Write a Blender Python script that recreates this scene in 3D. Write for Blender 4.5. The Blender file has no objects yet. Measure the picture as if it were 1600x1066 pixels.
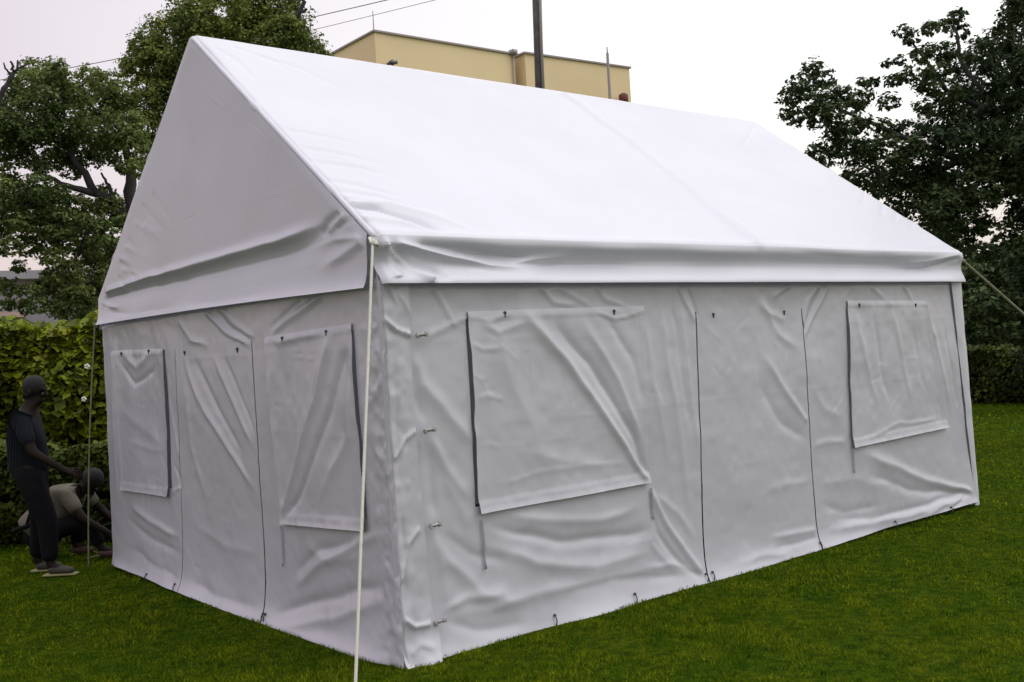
import bpy, bmesh, math, random
import numpy as np
from mathutils import Vector, Matrix
random.seed(7); RNG = np.random.default_rng(7)
C = bpy.context.scene.collection
R = math.radians

# ------------------------------------------------------------------ camera
CAM = np.array([-2.917493, -4.572060, 1.563127]); FOC = 1640.6
MR = np.array([[0.7695542, 0.0376813, -0.6374688], [-0.6358947, -0.0462572, -0.7703883], [-0.0585168, 0.9982186, -0.0116361]])
cd = bpy.data.cameras.new('camera'); cam = bpy.data.objects.new('camera', cd); C.objects.link(cam)
cd.sensor_width = 36; cd.lens = FOC / 1600 * 36; cd.clip_start = .05; cd.clip_end = 2000
m4 = Matrix(MR.tolist()).to_4x4(); m4.translation = Vector(CAM); cam.matrix_world = m4
bpy.context.scene.camera = cam

# ------------------------------------------------------------------ sky and sun (bright overcast)
SUN_EL, SUN_AZ = R(58), R(-38)      # azimuth measured from +x towards +y
w = bpy.data.worlds.new('World'); bpy.context.scene.world = w; w.use_nodes = True
nt = w.node_tree; N = nt.nodes; Lk = nt.links
bg = N['Background']; bg.inputs['Strength'].default_value = .1
sky = N.new('ShaderNodeTexSky'); sky.sky_type = 'NISHITA'; sky.sun_disc = False
sky.sun_elevation = SUN_EL; sky.sun_rotation = R(90) - SUN_AZ; sky.dust_density = 5; sky.air_density = 1.2
hs = N.new('ShaderNodeHueSaturation'); hs.inputs['Saturation'].default_value = .15; Lk.new(sky.outputs[0], hs.inputs['Color'])
tc = N.new('ShaderNodeTexCoord')
dp = N.new('ShaderNodeVectorMath'); dp.operation = 'DOT_PRODUCT'; dp.inputs[1].default_value = (.77, -.636, 0)
Lk.new(tc.outputs['Generated'], dp.inputs[0])
r1 = N.new('ShaderNodeMapRange'); r1.inputs[1].default_value = -.45; r1.inputs[2].default_value = .2; Lk.new(dp.outputs['Value'], r1.inputs[0])
cloud = N.new('ShaderNodeMix'); cloud.data_type = 'RGBA'
cloud.inputs[6].default_value = (8.1, 7.35, 8.15, 1); cloud.inputs[7].default_value = (11.9, 11.9, 11.8, 1)
cn = N.new('ShaderNodeTexNoise'); cn.inputs['Scale'].default_value = 2.5; cn.inputs['Detail'].default_value = 3; Lk.new(tc.outputs['Generated'], cn.inputs['Vector'])
ca = N.new('ShaderNodeMath'); ca.operation = 'MULTIPLY_ADD'; ca.inputs[1].default_value = .5; ca.inputs[2].default_value = -.25; Lk.new(cn.outputs['Fac'], ca.inputs[0])
cb = N.new('ShaderNodeMath'); cb.operation = 'ADD'; cb.use_clamp = True; Lk.new(r1.outputs[0], cb.inputs[0]); Lk.new(ca.outputs[0], cb.inputs[1]); Lk.new(cb.outputs[0], cloud.inputs[0])
sp = N.new('ShaderNodeSeparateXYZ'); Lk.new(tc.outputs['Generated'], sp.inputs[0])
r2 = N.new('ShaderNodeMapRange'); r2.inputs[1].default_value = .02; r2.inputs[2].default_value = .22
r2.inputs[3].default_value = 1; r2.inputs[4].default_value = 0; Lk.new(sp.outputs['Z'], r2.inputs[0])
hz = N.new('ShaderNodeMix'); hz.data_type = 'RGBA'; Lk.new(r2.outputs[0], hz.inputs[0]); Lk.new(cloud.outputs[2], hz.inputs[6])
hz.inputs[7].default_value = (8.4, 7.1, 6.2, 1)
mx = N.new('ShaderNodeMix'); mx.data_type = 'RGBA'; mx.inputs[0].default_value = .95
Lk.new(hs.outputs[0], mx.inputs[6]); Lk.new(hz.outputs[2], mx.inputs[7]); 
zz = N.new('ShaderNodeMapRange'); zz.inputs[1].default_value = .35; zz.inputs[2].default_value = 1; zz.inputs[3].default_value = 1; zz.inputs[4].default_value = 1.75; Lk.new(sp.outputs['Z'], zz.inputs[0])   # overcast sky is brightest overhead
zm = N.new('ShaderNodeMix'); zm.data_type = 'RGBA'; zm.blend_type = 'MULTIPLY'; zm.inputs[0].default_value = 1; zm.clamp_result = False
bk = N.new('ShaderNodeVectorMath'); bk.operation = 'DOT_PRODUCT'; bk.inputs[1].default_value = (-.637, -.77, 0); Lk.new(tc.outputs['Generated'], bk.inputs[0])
bm_ = N.new('ShaderNodeMapRange'); bm_.inputs[1].default_value = .1; bm_.inputs[2].default_value = .9; bm_.inputs[3].default_value = 1; bm_.inputs[4].default_value = .78; Lk.new(bk.outputs['Value'], bm_.inputs[0])   # sky dimmed behind the viewer, added to darken the walls facing it
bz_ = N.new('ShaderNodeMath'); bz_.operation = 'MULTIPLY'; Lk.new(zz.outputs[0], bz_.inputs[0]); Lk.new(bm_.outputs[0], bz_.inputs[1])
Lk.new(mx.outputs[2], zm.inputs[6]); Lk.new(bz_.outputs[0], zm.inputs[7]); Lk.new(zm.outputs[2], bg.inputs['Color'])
sd = bpy.data.lights.new('sun', 'SUN'); sd.energy = .7; sd.angle = R(35); sd.color = (1, .98, .95)
sun = bpy.data.objects.new('sun', sd); C.objects.link(sun)
sv = Vector((math.cos(SUN_EL) * math.cos(SUN_AZ), math.cos(SUN_EL) * math.sin(SUN_AZ), math.sin(SUN_EL)))
sun.rotation_euler = sv.to_track_quat('Z', 'Y').to_euler(); sun.location = (4, -6, 12)
vs = bpy.context.scene.view_settings
vs.view_transform = 'Standard'; vs.look = 'None'; vs.exposure = 0; vs.gamma = 1

# ------------------------------------------------------------------ measuring helpers (points of the place seen in the photograph)
W, L, H, RG = 4.217, 6.024, 2.2, 3.794
def ray(x, y): return MR @ np.array([(x - 800) / FOC, -(y - 533) / FOC, -1.])
def pl(x, y, ax, v):
    d = ray(x, y); return CAM + d * ((v - CAM[ax]) / d[ax])
def at(x, y, dist):
    d = ray(x, y); return CAM + d * dist / math.hypot(d[0], d[1])
def lw(x, y): return pl(x, y, 1, 0)[[0, 2]]           # long wall -> (along, height)
def gw(x, y): return pl(x, y, 0, 0)[[1, 2]]           # gable wall -> (along, height)
SL = math.hypot(W / 2, RG - H)                        # slope length
def rf(x, y):                                         # front roof slope -> (along, distance from ridge)
    n = np.array([0, -(RG - H), W / 2]); o = np.array([0, W / 2, RG]); d = ray(x, y)
    p = CAM + d * (((o - CAM) @ n) / (d @ n)); return np.array([p[0], math.hypot(p[1] - W / 2, p[2] - RG)])

# ------------------------------------------------------------------ numpy noise and crease fields
def vnoise(x, y, seed=0):
    xi = np.floor(x).astype(np.int64); yi = np.floor(y).astype(np.int64); fx = x - xi; fy = y - yi
    fx = fx * fx * fx * (fx * (fx * 6 - 15) + 10); fy = fy * fy * fy * (fy * (fy * 6 - 15) + 10)
    def h(a, b):
        n = (a * 374761393 + b * 668265263 + seed * 974634777) & 0xffffffff
        n = ((n ^ (n >> 13)) * 1274126177) & 0xffffffff
        return ((n ^ (n >> 16)) & 0xffff) / 32767.5 - 1
    return (h(xi, yi) * (1 - fx) + h(xi + 1, yi) * fx) * (1 - fy) + (h(xi, yi + 1) * (1 - fx) + h(xi + 1, yi + 1) * fx) * fy
def sstep(a, b, x):
    t = np.clip((x - a) / (b - a), 0, 1); return t * t * (3 - 2 * t)
def creases(S, Z, lst, warp=.012, ws=1.):
    """sum of fold lines; each: (points, width start cm, width end cm, height cm[, fade start, fade end])"""
    out = np.zeros_like(S)
    Sw = S + warp * vnoise(S * 5, Z * 5, 3); Zw = Z + warp * vnoise(S * 5, Z * 5, 9)
    for cr in lst:
        pts, w0, w1, amp = cr[:4]; f0, f1 = (cr[4], cr[5]) if len(cr) > 4 else (.25, .25)
        P = np.array(pts, float); seg = np.hypot(*(P[1:] - P[:-1]).T); cum = np.concatenate([[0], np.cumsum(seg)]); T = cum[-1]
        best = np.full(S.shape, 1e9); bt = np.zeros_like(S)
        for i in range(len(seg)):
            d = P[i + 1] - P[i]; t = ((Sw - P[i, 0]) * d[0] + (Zw - P[i, 1]) * d[1]) / (seg[i] ** 2 + 1e-12)
            tc_ = np.clip(t, 0, 1); q = np.hypot(Sw - P[i, 0] - tc_ * d[0], Zw - P[i, 1] - tc_ * d[1])
            mk = q < best; best = np.where(mk, q, best); bt = np.where(mk, (cum[i] + tc_ * seg[i]) / T, bt)
        ww = ws * (w0 + (w1 - w0) * bt) / 100
        fade = sstep(0, max(f0, 1e-4), bt) * sstep(0, max(f1, 1e-4), 1 - bt)
        g = best / ww
        out += amp / 100 * fade * (np.exp(-g * g) * .6 + .4 * np.exp(-2.0 * g))
    return out
LC = lambda pts, *a: ([lw(*p) for p in pts],) + a
GC = lambda pts, *a: ([gw(*p) for p in pts],) + a
RC = lambda pts, *a: ([rf(*p) for p in pts],) + a

# ------------------------------------------------------------------ mesh helpers
def tag(o, label=None, cat=None, group=None, kind=None):
    if label: o['label'] = label
    if cat: o['category'] = cat
    if group: o['group'] = group
    if kind: o['kind'] = kind
    return o
def empty(name, loc, rz=0):
    o = bpy.data.objects.new(name, None); C.objects.link(o); o.location = Vector([float(v) for v in loc]); o.rotation_euler = (0, 0, rz)
    o.empty_display_size = .2
    return o
def link(name, me, mat, parent=None, smooth=True):
    o = bpy.data.objects.new(name, me); C.objects.link(o)
    for m_ in (mat if isinstance(mat, (list, tuple)) else [mat]): me.materials.append(m_)
    if smooth: me.polygons.foreach_set('use_smooth', np.ones(len(me.polygons), bool))
    if parent is not None:
        o.parent = parent; mw = Matrix.Translation(parent.location) @ parent.rotation_euler.to_matrix().to_4x4()
        if parent.type == 'MESH': mw = Matrix.Identity(4)      # parts are baked in place
        o.matrix_parent_inverse = mw.inverted()
    return o
def np_mesh(name, V, F, mat, parent=None, smooth=True):
    me = bpy.data.meshes.new(name); V = np.asarray(V, np.float32); F = np.asarray(F, np.int32); k = F.shape[1]
    me.vertices.add(len(V)); me.vertices.foreach_set('co', V.ravel())
    me.loops.add(F.size); me.loops.foreach_set('vertex_index', F.ravel())
    me.polygons.add(len(F)); me.polygons.foreach_set('loop_start', np.arange(0, F.size, k, dtype=np.int32))
    me.polygons.foreach_set('loop_total', np.full(len(F), k, np.int32)); me.update(calc_edges=True); me.validate()
    return link(name, me, mat, parent, smooth)
def grid_faces(nr, nc, mask=None, flip=False):
    i, j = np.meshgrid(np.arange(nr - 1), np.arange(nc - 1), indexing='ij'); a = i * nc + j
    F = np.stack([a, a + 1, a + nc + 1, a + nc], -1)
    if flip: F = F[..., ::-1]
    return F.reshape(-1, 4) if mask is None else F[mask]
def with_rim(name, V1, V2, F1, F2, rim, m_, parent):
    # sheet with two faces and a crisp cut edge (the edge has vertices of its own)
    o = np_mesh(name, np.concatenate([V1, V2, V1, V2]), np.concatenate([F1, F2, np.array(rim) + len(V1) + len(V2)]), m_, parent)
    return o
class MB:
    def __init__(s): s.bm = bmesh.new()
    def box(s, c, d, rz=0, rx=0, bev=0, ry=0):
        m = Matrix.Translation(Vector([float(q) for q in c])) @ Matrix.Rotation(rz, 4, 'Z') @ Matrix.Rotation(ry, 4, 'Y') @ Matrix.Rotation(rx, 4, 'X') @ Matrix.Diagonal((*[float(q) for q in d], 1))
        r = bmesh.ops.create_cube(s.bm, size=1, matrix=m)
        if bev:
            ed = list({e for v in r['verts'] for e in v.link_edges}); bmesh.ops.bevel(s.bm, geom=ed, offset=bev, segments=2, affect='EDGES', profile=.5)
        return s
    def tube(s, pts, rad, n=8, cap=True):
        pts = [Vector([float(q) for q in p]) for p in pts]; rad = rad if isinstance(rad, (list, tuple, np.ndarray)) else [rad] * len(pts); rings = []
        for i, p in enumerate(pts):
            t = (pts[min(i + 1, len(pts) - 1)] - pts[max(i - 1, 0)]).normalized()
            a = t.orthogonal().normalized() if i == 0 else (a - t * a.dot(t)).normalized()
            b = t.cross(a)
            rings.append([s.bm.verts.new(p + (a * math.cos(k * 2 * math.pi / n) + b * math.sin(k * 2 * math.pi / n)) * float(rad[i])) for k in range(n)])
        for u, v in zip(rings, rings[1:]):
            for k in range(n): s.bm.faces.new((u[k], u[(k + 1) % n], v[(k + 1) % n], v[k]))
        if cap: s.bm.faces.new(rings[0][::-1]); s.bm.faces.new(rings[-1])
        return s
    def ball(s, c, r, seg=12, sc=(1, 1, 1), rz=0):
        bmesh.ops.create_uvsphere(s.bm, u_segments=seg, v_segments=seg // 2 + 2, radius=r, matrix=Matrix.Translation(Vector([float(q) for q in c])) @ Matrix.Rotation(rz, 4, 'Z') @ Matrix.Diagonal((*sc, 1))); return s
    def build(s, name, mat, parent=None, smooth=True):
        bmesh.ops.recalc_face_normals(s.bm, faces=s.bm.faces)
        me = bpy.data.meshes.new(name); s.bm.to_mesh(me); s.bm.free(); return link(name, me, mat, parent, smooth)

# ------------------------------------------------------------------ materials
def mat(name, col, rough=.6, var=None, scale=5, bump=0, bscale=40, spec=.5, trans=0, island=0, detail=4, bdist=.01):
    m = bpy.data.materials.new(name); m.use_nodes = True; t = m.node_tree; n = t.nodes; l = t.links; b = n['Principled BSDF']
    b.inputs['Roughness'].default_value = rough; b.inputs['Specular IOR Level'].default_value = spec
    b.inputs['Base Color'].default_value = (*col, 1); tcx = n.new('ShaderNodeTexCoord'); src = None
    if var:
        nz = n.new('ShaderNodeTexNoise'); nz.inputs['Scale'].default_value = scale; nz.inputs['Detail'].default_value = detail
        l.new(tcx.outputs['Object'], nz.inputs['Vector']); rp = n.new('ShaderNodeValToRGB')
        rp.color_ramp.elements[0].position = .32; rp.color_ramp.elements[1].position = .68
        rp.color_ramp.elements[0].color = (*col, 1); rp.color_ramp.elements[1].color = (*var, 1)
        l.new(nz.outputs['Fac'], rp.inputs['Fac']); src = rp.outputs['Color']
    if island:
        g = n.new('ShaderNodeNewGeometry'); mr = n.new('ShaderNodeMapRange'); mr.inputs[3].default_value = 1 - island; mr.inputs[4].default_value = 1 + island
        l.new(g.outputs['Random Per Island'], mr.inputs[0]); mm = n.new('ShaderNodeMix'); mm.data_type = 'RGBA'; mm.blend_type = 'MULTIPLY'; mm.inputs[0].default_value = 1
        if src: l.new(src, mm.inputs[6])
        else: mm.inputs[6].default_value = (*col, 1)
        l.new(mr.outputs[0], mm.inputs[7]); src = mm.outputs[2]
    if src: l.new(src, b.inputs['Base Color'])
    if bump:
        bz = n.new('ShaderNodeTexNoise'); bz.inputs['Scale'].default_value = bscale; bz.inputs['Detail'].default_value = 5; l.new(tcx.outputs['Object'], bz.inputs['Vector'])
        bp = n.new('ShaderNodeBump'); bp.inputs['Strength'].default_value = bump; bp.inputs['Distance'].default_value = bdist; l.new(bz.outputs['Fac'], bp.inputs['Height']); l.new(bp.outputs['Normal'], b.inputs['Normal'])
    if trans:
        tr = n.new('ShaderNodeBsdfTranslucent'); ms = n.new('ShaderNodeMixShader'); ms.inputs[0].default_value = trans
        if src: l.new(src, tr.inputs['Color'])
        else: tr.inputs['Color'].default_value = (*col, 1)
        l.new(b.outputs[0], ms.inputs[1]); l.new(tr.outputs[0], ms.inputs[2]); l.new(ms.outputs[0], n['Material Output'].inputs['Surface'])
    return m
def fabric(name, col, rough=.36, spec=.5):
    """PVC tent fabric: gentle stains, fine crinkles and a soft sheen"""
    m = mat(name, col, rough, tuple(c * .955 for c in col), 1.7, spec=spec); t = m.node_tree; n = t.nodes; l = t.links; b = n['Principled BSDF']
    tcx = n.new('ShaderNodeTexCoord')
    z1 = n.new('ShaderNodeTexNoise'); z1.inputs['Scale'].default_value = 5; z1.inputs['Detail'].default_value = 2; z1.inputs['Distortion'].default_value = .8
    z2 = n.new('ShaderNodeTexNoise'); z2.inputs['Scale'].default_value = 600; z2.inputs['Detail'].default_value = 1
    l.new(tcx.outputs['Object'], z1.inputs['Vector']); l.new(tcx.outputs['Object'], z2.inputs['Vector'])
    b1 = n.new('ShaderNodeBump'); b1.inputs['Strength'].default_value = .22; b1.inputs['Distance'].default_value = .010
    b2 = n.new('ShaderNodeBump'); b2.inputs['Strength'].default_value = .12; b2.inputs['Distance'].default_value = .001
    l.new(z1.outputs['Fac'], b1.inputs['Height']); l.new(z2.outputs['Fac'], b2.inputs['Height']); l.new(b1.outputs['Normal'], b2.inputs['Normal']); l.new(b2.outputs['Normal'], b.inputs['Normal'])
    tr = n.new('ShaderNodeBsdfTranslucent'); tr.inputs['Color'].default_value = (.75, .75, .85, 1); ms = n.new('ShaderNodeMixShader'); ms.inputs[0].default_value = .07
    l.new(b.outputs[0], ms.inputs[1]); l.new(tr.outputs[0], ms.inputs[2]); l.new(ms.outputs[0], n['Material Output'].inputs['Surface'])
    return m
M_WALL = fabric('tent_fabric_shaded', (.575, .572, .640), .27, .7)  # same cloth as the roof, colour lowered for the shade on the walls
M_ROOF = fabric('tent_fabric_lit', (.65, .647, .722), .40, .4)  # same cloth as the walls, colour raised for the light from above
M_THREAD = mat('grey_binding', (.22, .21, .25), .7)
M_METAL = mat('dull_metal', (.10, .10, .12), .4); M_METAL.node_tree.nodes['Principled BSDF'].inputs['Metallic'].default_value = .6
M_POLE = mat('tent_pole_steel', (.55, .55, .56), .4)
M_STRAP = mat('webbing_strap', (.42, .40, .48), .8, (.50, .48, .55), 30)
M_BUCK = mat('buckle_metal', (.20, .18, .19), .45, (.5, .48, .48), 60)
M_INNER = mat('tent_ground_skirt', (.03, .03, .035), .9)
def rope_mat():
    m = mat('rope', (.7, .68, .6), .8); t = m.node_tree; n = t.nodes; l = t.links; b = n['Principled BSDF']
    tcx = n.new('ShaderNodeTexCoord'); wv = n.new('ShaderNodeTexWave'); wv.bands_direction = 'DIAGONAL'; wv.inputs['Scale'].default_value = 55; wv.inputs['Distortion'].default_value = 1
    l.new(tcx.outputs['Object'], wv.inputs['Vector']); rp = n.new('ShaderNodeValToRGB'); rp.color_ramp.elements[0].color = (.60, .60, .55, 1); rp.color_ramp.elements[1].color = (.85, .83, .74, 1)
    l.new(wv.outputs['Fac'], rp.inputs['Fac']); l.new(rp.outputs['Color'], b.inputs['Base Color'])
    bp = n.new('ShaderNodeBump'); bp.inputs['Strength'].default_value = .8; bp.inputs['Distance'].default_value = .004; l.new(wv.outputs['Fac'], bp.inputs['Height']); l.new(bp.outputs['Normal'], b.inputs['Normal'])
    return m
M_ROPE = rope_mat()
M_ROPE2 = mat('green_tinged_rope', (.15, .16, .085), .8, (.22, .23, .13), 30)
M_TRUNK = mat('bark', (.018, .016, .018), .9, (.04, .035, .034), 8, .6, 30)
M_LEAF_A = mat('leaf_olive', (.11, .15, .04), .7, (.26, .29, .07), .9, island=.5, trans=.3, spec=.1)
M_LEAF_B = mat('leaf_mid_green', (.095, .14, .045), .7, (.20, .24, .075), .9, island=.5, trans=.3, spec=.1)
M_LEAF_C = mat('leaf_dark', (.034, .058, .028), .6, (.075, .11, .038), 1.1, island=.6, trans=.25, spec=.12)
M_LEAF_H = mat('hedge_leaf', (.06, .10, .004), .5, (.23, .25, .010), 2.2, island=.7, trans=.2, spec=.2)
M_LEAF_L = mat('low_hedge_leaf', (.022, .040, .006), .6, (.075, .10, .008), 1.6, island=.5, trans=.12, spec=.2)
M_CORE = mat('hedge_shade_core', (.008, .010, .006), .95, (.014, .015, .009), 6, spec=.05)  # near-black colour stands in for self-shadow deep in the hedges

# ------------------------------------------------------------------ ground
gm = bpy.data.materials.new('lawn_soil'); gm.use_nodes = True
def lawn():
    t = gm.node_tree; n = t.nodes; l = t.links; b = n['Principled BSDF']; b.inputs['Roughness'].default_value = 1; b.inputs['Specular IOR Level'].default_value = .02
    tcx = n.new('ShaderNodeTexCoord')
    def ns(s, d, x=0):
        z = n.new('ShaderNodeTexNoise'); z.inputs['Scale'].default_value = s; z.inputs['Detail'].default_value = d; z.inputs['Distortion'].default_value = x; l.new(tcx.outputs['Object'], z.inputs['Vector']); return z
    a, c_, f = ns(1.3, 4), ns(14, 6, .4), ns(90, 4)
    r = n.new('ShaderNodeValToRGB'); e = r.color_ramp.elements; e[0].position = .3; e[0].color = (.016, .038, .002, 1); e[1].position = .72; e[1].color = (.085, .115, .004, 1)
    x = e.new(.5); x.color = (.038, .075, .003, 1); l.new(c_.outputs['Fac'], r.inputs['Fac'])
    r2_ = n.new('ShaderNodeValToRGB'); e = r2_.color_ramp.elements; e[0].position = .35; e[0].color = (.75, .9, .8, 1); e[1].position = .65; e[1].color = (1.25, 1.1, 1, 1); l.new(a.outputs['Fac'], r2_.inputs['Fac'])
    mm = n.new('ShaderNodeMix'); mm.data_type = 'RGBA'; mm.blend_type = 'MULTIPLY'; mm.inputs[0].default_value = 1; l.new(r.outputs[0], mm.inputs[6]); l.new(r2_.outputs[0], mm.inputs[7])
    l.new(mm.outputs[2], b.inputs['Base Color'])
    bp = n.new('ShaderNodeBump'); bp.inputs['Strength'].default_value = 1; bp.inputs['Distance'].default_value = .04; l.new(f.outputs['Fac'], bp.inputs['Height']); l.new(bp.outputs['Normal'], b.inputs['Normal'])
lawn()
n_ = 161; ax = np.sign(np.linspace(-1, 1, n_)) * np.abs(np.linspace(-1, 1, n_)) ** 2.6 * 400
GX, GY = np.meshgrid(ax + 3, ax + 4)
def gz(x, y): return .02 * vnoise(x * .6, y * .6, 21) * np.clip(np.hypot(x - 3, y - 2) / 6 - .6, 0, 1) - .004
g = np_mesh('ground', np.stack([GX, GY, gz(GX, GY)], -1).reshape(-1, 3), grid_faces(n_, n_), gm); tag(g, 'dark green lawn around the tent', kind='structure')

def lawn_blades():
    """short grass blades, dense near the camera, sparser and larger farther off"""
    out = []
    fw = np.array([.637, .770]); rt = np.array([.770, -.637])
    for d0, d1, cnt, hh, ww in ((3.6, 6.5, 170000, .022, .0025), (6.5, 10, 130000, .024, .004), (10, 17, 90000, .030, .008), (17, 30, 60000, .035, .018)):
        dd = np.sqrt(RNG.uniform(d0 ** 2, d1 ** 2, cnt)); ang = RNG.uniform(-.74, .66, cnt)
        x = CAM[0] + fw[0] * dd * np.cos(ang) + rt[0] * dd * np.sin(ang); y = CAM[1] + fw[1] * dd * np.cos(ang) + rt[1] * dd * np.sin(ang)
        k = ~((x > .03) & (x < L - .03) & (y > .03) & (y < W - .03)); x, y, dd = x[k], y[k], dd[k]; m_ = len(x)
        cl = .6 + .5 * vnoise(x * 9, y * 9, 5) + .35 * vnoise(x * 2, y * 2, 6)
        h_ = hh * np.clip(cl, .25, 1.5) * RNG.uniform(.6, 1.4, m_); a = RNG.uniform(0, 2 * np.pi, m_); ln = RNG.uniform(.2, 1.1, m_) * h_; b = RNG.uniform(0, 2 * np.pi, m_); z = gz(x, y)
        wd = ww * RNG.uniform(.6, 1.3, m_)
        base = np.stack([x, y, z], -1); s_ = np.stack([np.cos(a) * wd, np.sin(a) * wd, np.zeros(m_)], -1)
        tip = base + np.stack([np.cos(b) * ln, np.sin(b) * ln, h_], -1)
        out.append(np.stack([base - s_, base + s_, tip], 1).reshape(-1, 3))
    V = np.concatenate(out); F = np.arange(len(V)).reshape(-1, 3)
    m = mat('grass_blade', (.044, .100, .004), .8, (.170, .205, .008), 3.5, island=.6, trans=.25, spec=.03, detail=6)
    tag(np_mesh('grass', V, F, m, smooth=False), 'short mottled green lawn grass around the white tent', 'grass', kind='stuff')
lawn_blades()

# ------------------------------------------------------------------ the tent
tent = empty('frame_tent', (0, 0, 0))
tag(tent, 'large white canvas frame tent with pitched roof and closed window flaps on the lawn', 'tent')
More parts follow.
